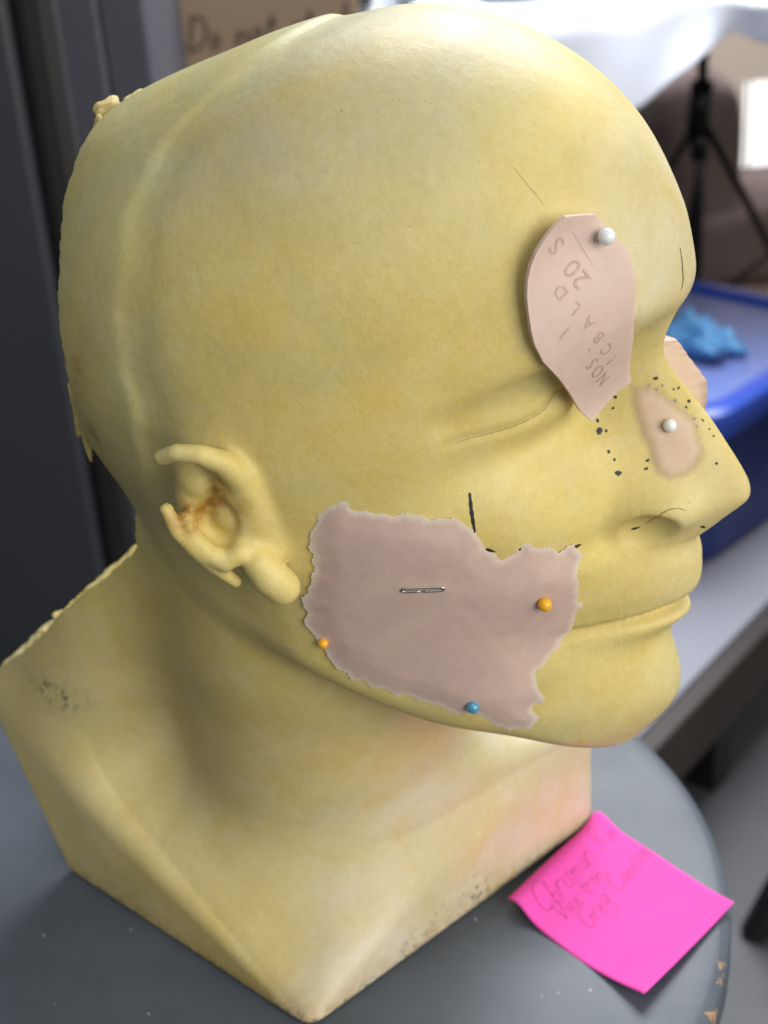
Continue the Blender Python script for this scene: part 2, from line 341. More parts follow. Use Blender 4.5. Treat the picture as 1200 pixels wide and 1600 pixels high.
FAINT = [[5.4, 94.5, 12.7, 0.58], [4.3, 99.6, 9.2, 0.58], [3.7, 105.2, 4.0, 0.48], [4.3, 106.1, 1.9, 0.43], [4.3, 95.9, 13.5, 0.43], [6.0, 92.4, 13.9, 0.38]]
LINES = {"brow": [[6.4, 100.4, 55.2], [6.7, 101.1, 52.0], [7.3, 101.5, 49.6], [7.9, 101.9, 46.2], [9.4, 101.6, 43.9]], "cheek": [[52.5, 54.3, -2.8], [53.2, 54.8, -7.4], [53.5, 55.3, -11.1], [53.5, 55.7, -14.5]], "dash1": [[51.9, 58.1, -20.1], [51.1, 59.1, -20.9], [50.3, 60.3, -21.6]], "dash2": [[46.1, 65.9, -22.5], [45.7, 66.7, -21.8]], "dash3": [[33.6, 77.8, -26.5], [32.4, 78.7, -26.4], [31.3, 79.5, -26.3]], "nosetip": [[8.7, 109.0, -27.7], [6.6, 109.9, -29.1]], "dash4": [[17.6, 90.6, -26.9], [16.9, 91.7, -26.7], [16.4, 92.9, -26.4]], "wing": [[16.0, 94.7, -25.2], [16.9, 97.1, -22.7], [20.4, 100.2, -18.9], [19.3, 102.1, -17.9], [18.0, 104.4, -17.8], [16.9, 106.4, -18.9]], "lid": [[34.8, 73.8, 21.9], [37.8, 71.3, 17.6], [41.1, 68.4, 15.9], [44.9, 64.5, 14.8], [50.3, 59.1, 14.5], [53.5, 55.6, 14.4], [56.2, 52.4, 13.7]], "lid2": [[55.4, 53.5, 11.9], [57.7, 50.7, 13.0], [59.0, 49.3, 12.1]], "fore": [[41.2, 65.8, 84.9], [41.2, 69.4, 80.5], [40.5, 73.3, 75.5]]}
PINS = {"fore": [34.9, 83.4, 66.3], "nose": [7.7, 98.7, 2.8], "y1": [39.7, 70.4, -41.3], "y2": [62.4, 9.8, -52.9], "blue": [45.8, 49.5, -78.1], "stapleA": [60.5, 35.4, -31.4], "stapleB": [55.9, 46.4, -31.7]}
ROWS = {"r3": [[28.1, 82.6, 25.2], [46.2, 78.0, 44.5]], "r2": [[29.2, 85.1, 31.4], [45.6, 76.6, 55.4]], "r1": [[41.2, 80.9, 57.3], [44.0, 74.0, 67.4]]}
STAIN = {"ear1": [[81.5, -6.9, 4.5], [78.3, -11.4, -2.0], [80.6, -15.6, -4.5], [85.4, -17.7, -3.0], [86.4, -15.5, -5.5]], "ear2": [[81.1, -0.2, -0.1], [80.8, -1.5, -2.4]], "ink": [[25.3, -126.0, -122.0]], "mold": [[-1.0, 27.7, -202.1], [-726.9, -245.1, -900.9], [23.9, 16.7, -190.0], [-645.5, -303.7, -913.4], [1.3, 26.7, -187.7]], "rim": [[64.1, -60.1, 28.7], [61.3, -59.7, 4.2]], "ear3": [[88.4, -19.2, -4.0]]}
FARO = [[-24.0, 92.8, 16.6], [-24.0, 94.4, 15.1], [-24.0, 96.8, 11.9], [-24.0, 99.8, 8.0], [-24.0, 102.6, 4.1], [-24.0, 103.1, -1.0], [-24.0, 102.5, -6.4], [-24.0, 101.5, -12.3]]
FARI = [[-13.0, 89.1, 19.5], [-13.0, 90.6, 17.6], [-13.0, 93.2, 13.2], [-13.0, 96.1, 9.4], [-13.0, 98.9, 6.0], [-13.0, 101.6, 2.2], [-13.0, 103.2, -1.0], [-13.0, 103.4, -6.4]]
# ================================================================ materials
M_CAST = mat('cast_resin', (0.6, 0.5, 0.2), 0.45); t = NT(M_CAST)
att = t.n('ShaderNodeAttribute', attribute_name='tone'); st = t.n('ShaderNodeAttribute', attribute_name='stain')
sep = t.n('ShaderNodeSeparateColor'); t.l(st.outputs['Color'], sep.inputs[0])
blot = t.ramp(t.noise(26, 5, 0.6, dist=0.6), 0.35, 0.68)
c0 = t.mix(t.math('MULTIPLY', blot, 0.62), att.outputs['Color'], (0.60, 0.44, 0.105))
c1 = t.mix(t.math('MULTIPLY', t.ramp(t.noise(75, 4, 0.6, dist=1.0), 0.45, 0.75), 0.30), c0, (0.70, 0.62, 0.36))
c2 = t.mix(t.math('MULTIPLY', t.ramp(t.noise(13, 4, 0.55, dist=0.8), 0.47, 0.66), 0.5), c1, (0.47, 0.42, 0.19))
brown = t.math('MULTIPLY', sep.outputs[0], t.ramp(t.noise(260, 3), 0.25, 0.6))
c3 = t.mix(brown, c2, (0.36, 0.17, 0.025))
inkm = t.math('MULTIPLY', sep.outputs[1], t.ramp(t.noise(300, 5, 0.75, dist=0.8), 0.52, 0.60))
c4 = t.mix(inkm, c3, (0.035, 0.05, 0.055))
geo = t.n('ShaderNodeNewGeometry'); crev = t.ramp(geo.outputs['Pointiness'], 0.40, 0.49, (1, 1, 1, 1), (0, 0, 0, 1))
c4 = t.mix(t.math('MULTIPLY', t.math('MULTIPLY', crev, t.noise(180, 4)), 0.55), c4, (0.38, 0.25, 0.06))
scv = t.n('ShaderNodeMapping'); scv.inputs['Scale'].default_value = (1.0, 6.0, 1.0); scv.inputs['Rotation'].default_value = (0.5, 0.3, 0.8); t.l(t.coord(), scv.inputs['Vector'])
scr = t.ramp(t.noise(120, 5, 0.7, vec=scv.outputs[0], dist=1.5), 0.63, 0.70)
c4 = t.mix(t.math('MULTIPLY', scr, 0.28), c4, (0.50, 0.42, 0.20))
spk = t.ramp(t.noise(800, 2, 0.5), 0.735, 0.775)
c5 = t.mix(t.math('MULTIPLY', spk, 0.55), c4, (0.24, 0.17, 0.05))
grain = t.ramp(t.noise(2200, 2, 0.6), 0.3, 0.7); c5 = t.mix(0.08, c5, grain, 'SOFT_LIGHT')
grain2 = t.ramp(t.noise(420, 5, 0.7), 0.3, 0.7); c5 = t.mix(0.11, c5, grain2, 'SOFT_LIGHT')
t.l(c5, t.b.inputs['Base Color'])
rr = t.n('ShaderNodeMapRange'); rr.inputs['To Min'].default_value = 0.38; rr.inputs['To Max'].default_value = 0.64; t.l(t.noise(60, 4, 0.6), rr.inputs[0]); t.l(rr.outputs[0], t.b.inputs['Roughness'])
n1 = t.bump(t.noise(1500, 3, 0.6), 0.22, 0.0003); n2 = t.bump(t.noise(330, 4, 0.6), 0.18, 0.0007, n1); n3 = t.bump(t.noise(70, 4, 0.5), 0.20, 0.0018, n2)
sv = t.n('ShaderNodeMapping'); sv.inputs['Scale'].default_value = (1.0, 1.0, 0.22); t.l(t.coord(), sv.inputs['Vector'])
stub = t.math('MULTIPLY', t.noise(480, 4, 0.65, vec=sv.outputs[0]), sep.outputs[2]); n4 = t.bump(stub, 0.22, 0.0009, n3)
t.l(n4, t.b.inputs['Normal'])
t.b.inputs['Specular IOR Level'].default_value = 0.34

def silicone(name, colA, colB, edge_col, edge_alpha, rough=0.42, bump=0.25):
    m = mat(name, colA, rough); t = NT(m)
    at = t.n('ShaderNodeAttribute', attribute_name='rim'); rim = at.outputs['Fac']
    f = t.ramp(t.noise(55, 5, 0.6, dist=0.7), 0.3, 0.72)
    col = t.mix(f, colA, colB)
    col = t.mix(t.math('MULTIPLY', t.ramp(t.noise(210, 3, 0.6), 0.45, 0.8), 0.25), col, tuple(c*0.75 for c in colA))
    col = t.mix(rim, col, edge_col); t.l(col, t.b.inputs['Base Color'])
    n1 = t.bump(t.noise(1300, 3, 0.6), bump, 0.0003); n2 = t.bump(t.noise(190, 4, 0.6), bump, 0.0010, n1); t.l(n2, t.b.inputs['Normal'])
    if edge_alpha < 1:
        a = t.math('SUBTRACT', 1.0, t.math('MULTIPLY', t.math('POWER', rim, 1.4), 1-edge_alpha)); t.l(a, t.b.inputs['Alpha'])
    return m
M_CHEEK = silicone('cheek_silicone', (0.63, 0.46, 0.365), (0.53, 0.38, 0.325), (0.86, 0.74, 0.60), 0.7, 0.40, 0.18)
M_FORE = silicone('forehead_silicone', (0.66, 0.49, 0.405), (0.61, 0.46, 0.375), (0.68, 0.51, 0.42), 1.0, 0.5, 0.12)
M_NOSE = silicone('nose_silicone', (0.64, 0.44, 0.27), (0.66, 0.50, 0.36), (0.76, 0.60, 0.30), 0.0, 0.45, 0.12)
M_FAR = silicone('far_silicone', (0.62, 0.45, 0.31), (0.60, 0.42, 0.30), (0.66, 0.50, 0.36), 1.0)
M_LETTER = mat('pressed_lettering', (0.52, 0.365, 0.275), 0.5)
M_INK = mat('black_pen', (0.012, 0.012, 0.012), 0.5); M_FAINT = mat('faded_pen', (0.30, 0.27, 0.22), 0.6); M_CREASE = mat('crease_brown', (0.33, 0.24, 0.08), 0.7)  # the crease colour is for thin brown lines along folds
M_PINW = mat('white_bead', (0.82, 0.84, 0.84), 0.12, spec=0.6, Coat_Weight=0.6); M_PINY = mat('yellow_bead', (0.85, 0.42, 0.015), 0.22, Coat_Weight=0.3)
M_PINB = mat('blue_bead', (0.10, 0.42, 0.66), 0.08, Transmission_Weight=0.35, Coat_Weight=1.0); M_STEEL = mat('steel_wire', (0.55, 0.53, 0.48), 0.25, 1.0)
M_CHIP = worn('raw_resin_edge', (0.60, 0.47, 0.17), 0.7, 0.25, 300, 0.5, 0.001, 500)

# ================================================================ setting
M_FLOOR = worn('concrete_floor', (0.060, 0.061, 0.067), 0.55, 0.3, 9, 0.2, 0.001, 150)
bm = bmesh.new(); bmesh.ops.create_grid(bm, x_segments=1, y_segments=1, size=4.0); fl = from_bm('floor', bm, M_FLOOR); fl.location = (-1.5, 0, FLOOR); tag(fl, kind='structure')

# ---------------------------------------------------------------- stool
M_STOOL = mat('grey_blue_paint', (0.165, 0.195, 0.225), 0.5); t = NT(M_STOOL)
chip = t.n('ShaderNodeAttribute', attribute_name='wear')
cm = t.math('MULTIPLY', chip.outputs['Fac'], t.ramp(t.noise(38, 5, 0.65), 0.625, 0.64))
grime = t.mix(t.ramp(t.noise(14, 6, 0.65), 0.35, 0.7), (0.078, 0.092, 0.112), (0.102, 0.118, 0.140))
smap = t.n('ShaderNodeMapping'); smap.inputs['Scale'].default_value = (1, 14, 1); smap.inputs['Rotation'].default_value = (0, 0, 0.6); t.l(t.coord(), smap.inputs['Vector'])
scrt = t.ramp(t.noise(22, 5, 0.7, vec=smap.outputs[0], dist=0.6), 0.64, 0.70); grime = t.mix(t.math('MULTIPLY', scrt, 0.35), grime, (0.05, 0.06, 0.07))
smud = t.ramp(t.noise(5.5, 6, 0.7, dist=1.2), 0.5, 0.62); grime = t.mix(t.math('MULTIPLY', smud, 0.25), grime, (0.12, 0.135, 0.15))
t.b.inputs['Specular IOR Level'].default_value = 0.22
white = t.ramp(t.noise(240, 2, 0.5), 0.765, 0.785)
cc = t.mix(t.math('MULTIPLY', white, 0.6), grime, (0.5, 0.5, 0.48)); t.l(t.mix(cm, cc, (0.40, 0.25, 0.13)), t.b.inputs['Base Color'])
t.l(t.bump(t.noise(120, 4), 0.15, 0.0006), t.b.inputs['Normal'])
r2 = t.n('ShaderNodeMapRange'); r2.inputs['To Min'].default_value = 0.32; r2.inputs['To Max'].default_value = 0.5; t.l(t.noise(25, 5), r2.inputs[0]); t.l(r2.outputs[0], t.b.inputs['Roughness'])
stool = empty('round_stool', (0.0092, -0.0594, FLOOR)); tag(stool, 'round stool with worn grey blue painted top under the yellow cast', 'stool')
SR = 0.1805; prof = [(0, 0), (0.05, 0), (0.1, 0), (0.14, 0), (SR-0.012, 0), (SR-0.005, -0.0004), (SR-0.002, -0.0014), (SR-0.0006, -0.003), (SR, -0.006), (SR, -0.016), (SR-0.002, -0.021), (SR-0.006, -0.023), (SR-0.02, -0.0235), (0, -0.0235)]
V = []; F = []; wear = []; N = 128
for i, (r, z) in enumerate(prof):
    for k in range(N):
        th = 2*math.pi*k/N; V.append((r*math.cos(th), r*math.sin(th), TOP - FLOOR + z)); wear.append(1.0 if (5 < i < 11) else 0.0)
for i in range(len(prof)-1):
    for k in range(N): F.append((i*N+k, i*N+(k+1) % N, (i+1)*N+(k+1) % N, (i+1)*N+k))
seat = mesh('seat', V, F, M_STOOL, stool)
a = seat.data.attributes.new('wear', 'FLOAT', 'POINT'); a.data.foreach_set('value', wear)
seat.data.materials[0] = M_STOOL
for k in range(4):
    th = math.pi/4 + k*math.pi/2
    V, F = tube([(0.115*math.cos(th), 0.115*math.sin(th), TOP - FLOOR - 0.022), (0.165*math.cos(th), 0.165*math.sin(th), 0)], [0.017, 0.014], 14); mesh('leg', V, F, M_STOOL, stool)
for k in range(4):
    th = math.pi/4 + k*math.pi/2; th2 = th + math.pi/2; r = 0.143
    V, F = tube([(r*math.cos(th), r*math.sin(th), 0.28), (r*math.cos(th2), r*math.sin(th2), 0.28)], 0.009, 10); mesh('rung', V, F, M_STOOL, stool)

# ================================================================ the cast head
H = 2.1
lo = np.array((-90., -176., -209.)); hi = np.array((104., 128., 124.))
g = [np.arange(lo[i], hi[i], H) for i in range(3)]
FLD = np.empty([len(q) for q in g]); YY, ZZ = np.meshgrid(g[1], g[2], indexing='ij')
for i, xv in enumerate(g[0]): FLD[i] = bust_field(np.full(YY.shape, xv), YY, ZZ)
P, Q = surface_nets(FLD, lo, H); P, Q = split_quads(P, Q); P = project(bust_field, P, 3)
HEAD = empty('cast_head', (0.0, -0.04, TOP + 0.0005)); tag(HEAD, 'yellow resin cast of a bald head with closed eyes on a stool', 'cast head')
def hp(v): return np.asarray(v, float)/1000 - np.array((0, -0.04, TOP + 0.0005))   # millimetres -> the cast's own frame
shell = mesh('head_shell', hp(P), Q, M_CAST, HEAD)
x, y, z = P.T
yr = itp(z, RIDGE)
side = np.array((0.70, 0.57, 0.20)); pale = np.array((0.60, 0.555, 0.425)); green = np.array((0.50, 0.475, 0.22)); cream = np.array((0.64, 0.60, 0.51)); shoul = np.array((0.69, 0.57, 0.27))
def lerp(a, b, f): return a + (b - a)*f[:, None]
T = np.tile(side, (len(P), 1))
T = lerp(T, shoul, sstep(-70, -120, z))
crown_shade = np.array((0.44, 0.42, 0.285)); T = lerp(T, crown_shade, 0.9*sstep(50, 104, z)*sstep(75, 40, y))  # darker crown: the weaker light on top is put into the tone
T = lerp(T, pale, np.clip(0.15*sstep(58, 108, z) + 0.75*sstep(72, 98, y)*sstep(20, 50, z) + 0.35*sstep(90, 112, y)*sstep(10, -20, z), 0, 0.9))
T = lerp(T, np.array((0.53, 0.405, 0.165)), 0.7*np.exp(-0.5*(((x - 42)/30)**2 + ((y + 2)/34)**2 + ((z + 106)/24)**2)))  # jaw shadow on the neck painted in, together with a brown stain
T = lerp(T, cream, 0.9*sstep(-118, -150, z)*sstep(-30, 12, y))
T = lerp(T, green, 0.85*sstep(yr + 22, yr - 6, y)*sstep(-60, -10, z))
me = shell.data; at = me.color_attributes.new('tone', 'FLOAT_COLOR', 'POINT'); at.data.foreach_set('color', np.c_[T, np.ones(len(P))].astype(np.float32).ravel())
def near_line(pts, r):
    d = np.full(len(P), 1e9); q = np.array(pts, float)
    for a_, b_ in zip(q[:-1], q[1:]):
        ab = b_ - a_; tt = np.clip(((P - a_) @ ab)/(ab @ ab), 0, 1); d = np.minimum(d, np.linalg.norm(P - a_ - tt[:, None]*ab, axis=1))
    return np.exp(-0.5*(d/r)**2)
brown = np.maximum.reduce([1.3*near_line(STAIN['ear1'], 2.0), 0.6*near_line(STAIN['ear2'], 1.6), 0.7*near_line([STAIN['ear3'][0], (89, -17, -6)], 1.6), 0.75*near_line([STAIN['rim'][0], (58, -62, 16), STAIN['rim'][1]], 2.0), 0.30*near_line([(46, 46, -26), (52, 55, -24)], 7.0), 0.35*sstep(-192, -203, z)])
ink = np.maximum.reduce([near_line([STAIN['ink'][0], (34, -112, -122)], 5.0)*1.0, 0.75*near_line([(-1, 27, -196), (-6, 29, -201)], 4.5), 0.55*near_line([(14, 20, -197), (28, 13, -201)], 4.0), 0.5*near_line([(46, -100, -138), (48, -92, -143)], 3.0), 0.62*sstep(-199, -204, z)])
stubble = sstep(70, 92, y)*sstep(-36, -44, z)*sstep(-118, -106, z) + 0.25*near_line([(50, 58, 8), (58, 48, 6)], 9.0)
at = me.color_attributes.new('stain', 'FLOAT_COLOR', 'POINT'); at.data.foreach_set('color', np.c_[brown, ink, stubble, np.ones(len(P))].astype(np.float32).ravel())

def snap(v): return project(bust_field, np.asarray(v, float), 6, 3.0)
def normals(v):
    d, G = field_grad(bust_field, np.asarray(v, float), 0.6); return G/np.linalg.norm(G, axis=1)[:, None]
def ribbon(name, pts, width, m, parent, lift=0.14, n=6, taper=True):
    # a pen stroke lying on the skin of the cast
    q = np.array(pts, float); L = np.r_[0, np.cumsum(np.linalg.norm(np.diff(q, axis=0), axis=1))]; k = max(4, int(L[-1]/0.7))
    s = np.linspace(0, L[-1], k); C_ = np.stack([np.interp(s, L, q[:, i]) for i in range(3)], 1); C_ = snap(C_); N_ = normals(C_)
    T_ = np.gradient(C_, axis=0); T_ /= np.linalg.norm(T_, axis=1)[:, None]; B_ = np.cross(T_, N_)
    wv = width*(np.sin(np.pi*np.clip(np.linspace(0.08, 0.96, k), 0, 1))**0.45 if taper else np.ones(k))*(1 + 0.2*np.sin(np.arange(k)*1.9))
    A = snap(C_ + B_*wv[:, None]/2) + N_*lift; D = snap(C_ - B_*wv[:, None]/2) + N_*lift; Cc = C_ + N_*(lift + 0.04)
    V = np.concatenate([A, Cc, D]); F = []
    for i in range(k-1): F += [(i, i+1, k+i+1, k+i), (k+i, k+i+1, 2*k+i+1, 2*k+i)]
    return mesh(name, hp(V), F, m, parent)
def dot(name, c, r, m, parent, lift=0.14):
    c = snap([c[:3]])[0]; nn = normals([c])[0]; a_ = np.cross(nn, (0.2, 0.3, 0.9)); a_ /= np.linalg.norm(a_); b_ = np.cross(nn, a_); k = 12
    el = random.uniform(0.6, 0.95); ro = random.uniform(0, 3.1); V = [c + nn*(lift + 0.05)]
    for i in range(k):
        th = 2*math.pi*i/k; rr_ = r*random.uniform(0.72, 1.25); u_, v_ = rr_*math.cos(th), rr_*el*math.sin(th)
        V.append(c + a_*(u_*math.cos(ro) - v_*math.sin(ro)) + b_*(u_*math.sin(ro) + v_*math.cos(ro)))
    V = np.array(V); V[1:] = snap(V[1:]) + nn*lift
    return mesh(name, hp(V), [(0, 1+i, 1+(i+1) % k) for i in range(k)], m, parent)
for d_ in DOTS: dot('pen_dot', d_, d_[3]*1.05, M_INK, HEAD)
WID = {'brow': 0.35, 'cheek': 1.0, 'dash1': 0.9, 'dash2': 0.8, 'dash3': 1.0, 'nosetip': 0.9, 'dash4': 0.7, 'wing': 0.35}
for k_, wd in WID.items(): ribbon('pen_line', LINES[k_], wd, M_INK if k_ != 'wing' else M_CREASE, HEAD)
for k_, wd in (('lid', 0.24), ('fore', 0.10)): ribbon('crease_line', LINES[k_], wd, M_CREASE, HEAD, lift=0.08)

# chips of flash left on the sawn rear edge
def lump(name, c, r, m, parent, seed, squash=(1, 1, 1)):
    bm = bmesh.new(); bmesh.ops.create_icosphere(bm, subdivisions=3, radius=1.0); rs = random.Random(seed); ph = [rs.uniform(0, 6) for _ in range(6)]
    for v in bm.verts:
        q = v.co.copy(); f = 1 + 0.22*math.sin(3*q.x + ph[0])*math.sin(4*q.y + ph[1]) + 0.16*math.sin(7*q.z + ph[2] + 3*q.x) + 0.10*math.sin(13*q.y + ph[3])*math.sin(11*q.x + ph[4])
        v.co = Vector(hp([c[0] + q.x*f*r*squash[0], c[1] + q.y*f*r*squash[1], c[2] + q.z*f*r*squash[2]]))
    return from_bm(name, bm, m, parent, True)
lump('flash_chip', (4, -76.5, 86.5), 4.2, M_CHIP, HEAD, 1, (1.3, 0.8, 1.0)); lump('flash_chip', (11, -75.5, 81), 3.6, M_CHIP, HEAD, 2, (1.0, 0.8, 1.5)); lump('flash_chip', (-7, -73.5, 88.5), 2.2, M_CHIP, HEAD, 7, (2.4, 0.7, 0.8)); lump('flash_chip', (18, -73, 74), 1.6, M_CHIP, HEAD, 8, (0.9, 0.7, 3.0))
lump('flash_chip', (41, -69.5, 47), 2.6, M_CHIP, HEAD, 3, (0.8, 0.7, 3.0)); lump('flash_chip', (47, -74, 6), 3.2, M_CHIP, HEAD, 4, (0.8, 0.8, 4.2)); lump('flash_chip', (38, -71, -12), 2.0, M_CHIP, HEAD, 9, (0.8, 0.8, 2.2))
for i, (zz, xx, rr_) in enumerate(((-92, 12, 1.5), (-96, 16, 2.2), (-100, 17, 1.1), (-104, 17, 1.6))): lump('flash_chip', snap([(xx, -72 - (-50 - zz)*1.12 + 1.0, zz + 3)])[0], rr_, M_CHIP, HEAD, 20+i, (1.2, 0.9, 0.6))

# ================================================================ sheets pinned to the cast
def sheet(name, outline, m, t_mid, t_edge, feather, parent, step=1.7, jag=0.0, tent=80, lift=0.15, seed=1, stiff=0, wedge=0.0):
    O = np.array(outline, float); c = O.mean(0); N_ = normals(snap(O)).mean(0); N_ /= np.linalg.norm(N_)
    e1 = np.cross((0, 0, 1), N_); e1 /= np.linalg.norm(e1); e2 = np.cross(N_, e1)
    p2 = np.stack([(O - c) @ e1, (O - c) @ e2], 1)
    # resample the outline and make its torn edge uneven
    q = np.r_[p2, p2[:1]]; L = np.r_[0, np.cumsum(np.linalg.norm(np.diff(q, axis=0), axis=1))]; k = int(L[-1]/0.75); s = np.linspace(0, L[-1], k, endpoint=False)
    b = np.stack([np.interp(s, L, q[:, i]) for i in range(2)], 1)
    if jag:
        rs = np.random.default_rng(seed); nz = rs.normal(0, 1, k); nz = 0.45*nz + 0.9*(np.roll(nz, 1) + nz + np.roll(nz, -1) + np.roll(nz, 2) + np.roll(nz, -2))/2.2*(0.4 + np.abs(np.sin(np.arange(k)*0.041 + seed)))
        tn = np.roll(b, -1, 0) - np.roll(b, 1, 0); tn /= np.linalg.norm(tn, axis=1)[:, None]; b = b + np.stack([tn[:, 1], -tn[:, 0]], 1)*(nz*jag)[:, None]
    xs = np.arange(b[:, 0].min(), b[:, 0].max(), step); ys = np.arange(b[:, 1].min(), b[:, 1].max(), step*0.87)
    G_ = np.array([(xv + (step/2 if j % 2 else 0), yv) for j, yv in enumerate(ys) for xv in xs])
    ins = np.zeros(len(G_), bool); bx, by = b.T; bx2, by2 = np.roll(b, -1, 0).T
    for i in range(len(b)):
        cnd = ((by[i] > G_[:, 1]) != (by2[i] > G_[:, 1])); xi = bx[i] + (G_[:, 1] - by[i])/(by2[i] - by[i] + 1e-12)*(bx2[i] - bx[i]); ins ^= cnd & (G_[:, 0] < xi)
    G_ = G_[ins]; dist = np.full(len(G_), 1e9)
    for i in range(len(b)): dist = np.minimum(dist, np.hypot(G_[:, 0]-b[i, 0], G_[:, 1]-b[i, 1]))
    G_ = G_[dist > 0.6]; dist = dist[dist > 0.6]
    pts = [Vector(v) for v in np.r_[b, G_]]; nb = len(b)
    r = delaunay_2d_cdt(pts, [(i, (i+1) % nb) for i in range(nb)], [], 1, 1e-5)
    V2 = np.array([tuple(v) for v in r[0]]); F = [tuple(f) for f in r[2]]
    dd = np.full(len(V2), 1e9)
    for i in range(nb):
        a_ = b[i]; ab = b[(i+1) % nb] - a_; tt = np.clip(((V2 - a_) @ ab)/(ab @ ab + 1e-12), 0, 1); dd = np.minimum(dd, np.linalg.norm(V2 - a_ - tt[:, None]*ab, axis=1))
    # drop onto the cast along the sheet's own normal
    base = c + V2[:, :1]*e1 + V2[:, 1:]*e2; hgt = np.full(len(V2), 26.0)
    for _ in range(90):
        d = bust_field(*(base + hgt[:, None]*N_).T); hgt -= np.clip(d, -3, 6)*0.55
    hgt = np.clip(hgt, -45, 26)
    E_ = np.unique(np.sort(np.array([(f[i], f[(i+1) % 3]) for f in F for i in range(3)]), 1), axis=0); sur = hgt.copy(); h = hgt.copy()
    deg = np.bincount(E_.ravel(), minlength=len(V2)).astype(float)
    for _ in range(tent):
        av = (np.bincount(E_[:, 0], h[E_[:, 1]], len(V2)) + np.bincount(E_[:, 1], h[E_[:, 0]], len(V2)))/np.maximum(deg, 1); h = np.maximum(sur, 0.5*h + 0.5*av)
    if stiff:      # a stiff sheet keeps a smooth bend of its own over the hollows
        q_ = V2/np.abs(V2).max(0); A_ = np.stack([q_[:, 0]**i*q_[:, 1]**j for i in range(4) for j in range(5) if i + j <= 4], 1)
        h = A_ @ np.linalg.lstsq(A_, h, rcond=None)[0]; h = np.maximum(h + max(0.0, float(np.percentile(sur - h, 98))), sur)
    thick = t_edge + (t_mid - t_edge)*(np.clip(dd/wedge, 0, 1)**0.8 if wedge else sstep(0, feather, dd))
    lo_ = base + (h + lift - 0.5*t_edge)[:, None]*N_; hi_ = base + (h + lift + thick)[:, None]*N_
    n = len(V2); FF = [f for f in F] + [tuple(n + i for i in f[::-1]) for f in F]
    # wall along the rim
    cnt = {}
    for f in F:
        for i in range(3): cnt.setdefault((min(f[i], f[(i+1) % 3]), max(f[i], f[(i+1) % 3])), []).append((f[i], f[(i+1) % 3]))
    for es in cnt.values():
        if len(es) == 1: a_, b_ = es[0]; FF.append((b_, a_, n+a_, n+b_))
    ob = mesh(name, (np.r_[hi_, lo_]/1000), FF, m, parent, sharp=38)
    rim = 1 - sstep(0.0, feather, dd); at = ob.data.attributes.new('rim', 'FLOAT', 'POINT'); at.data.foreach_set('value', np.r_[rim, rim].astype(np.float32))
    return ob, dict(c=c, e1=e1, e2=e2, N=N_, V2=V2, h=h + lift + thick)
def on_sheet(S, p, extra=0.0):
    # a 3-D point (mm) on top of a sheet below the given anchor
    q = np.asarray(p, float) - S['c']; u = np.stack([q @ S['e1'], q @ S['e2']], -1).reshape(-1, 2); out = []
    for v in u:
        d = np.linalg.norm(S['V2'] - v, axis=1); i = np.argsort(d)[:6]; w_ = 1/(d[i] + 0.05)**2; hh = (S['h'][i]*w_).sum()/w_.sum(); out.append(S['c'] + v[0]*S['e1'] + v[1]*S['e2'] + (hh + extra)*S['N'])
    return np.array(out)
cheek, SC = sheet('cheek_patch', CHEEK, M_CHEEK, 1.2, 0.03, 1.8, None, jag=0.42, wedge=7.0, tent=25, lift=0.04, seed=3)
tag(cheek, 'large mauve pink silicone skin patch with torn edges pinned over the cheek', 'silicone patch')
fore_e = empty('forehead_patch', (0, 0, 0)); tag(fore_e, 'flat pale pink silicone tag with pressed lettering pinned over the brow', 'silicone patch')
fore, SF = sheet('tag_sheet', FOREHEAD, M_FORE, 0.95, 0.8, 1.0, fore_e, jag=0.0, tent=500, seed=5, stiff=120)
nosep, SN = sheet('nose_patch', NOSEP, M_NOSE, 0.5, 0.02, 5.0, None, step=1.0, jag=0.3, tent=6, lift=0.05, seed=9)
tag(nosep, 'small translucent tan silicone patch pinned on the side of the nose', 'silicone patch')
for d_ in FAINT:
    c_ = on_sheet(SN, d_[:3], 0.12)[0]; a_, b_ = SN['e1'], SN['e2']
    V = [c_] + [on_sheet(SN, c_ + d_[3]*random.uniform(0.6, 1.1)*(math.cos(i*0.7)*a_ + math.sin(i*0.7)*b_), 0.06)[0] for i in range(9)]
    mesh('faded_pen_dot', np.array(V)/1000, [(0, 1+i, 1+(i+1) % 9) for i in range(9)], M_FAINT, nosep)

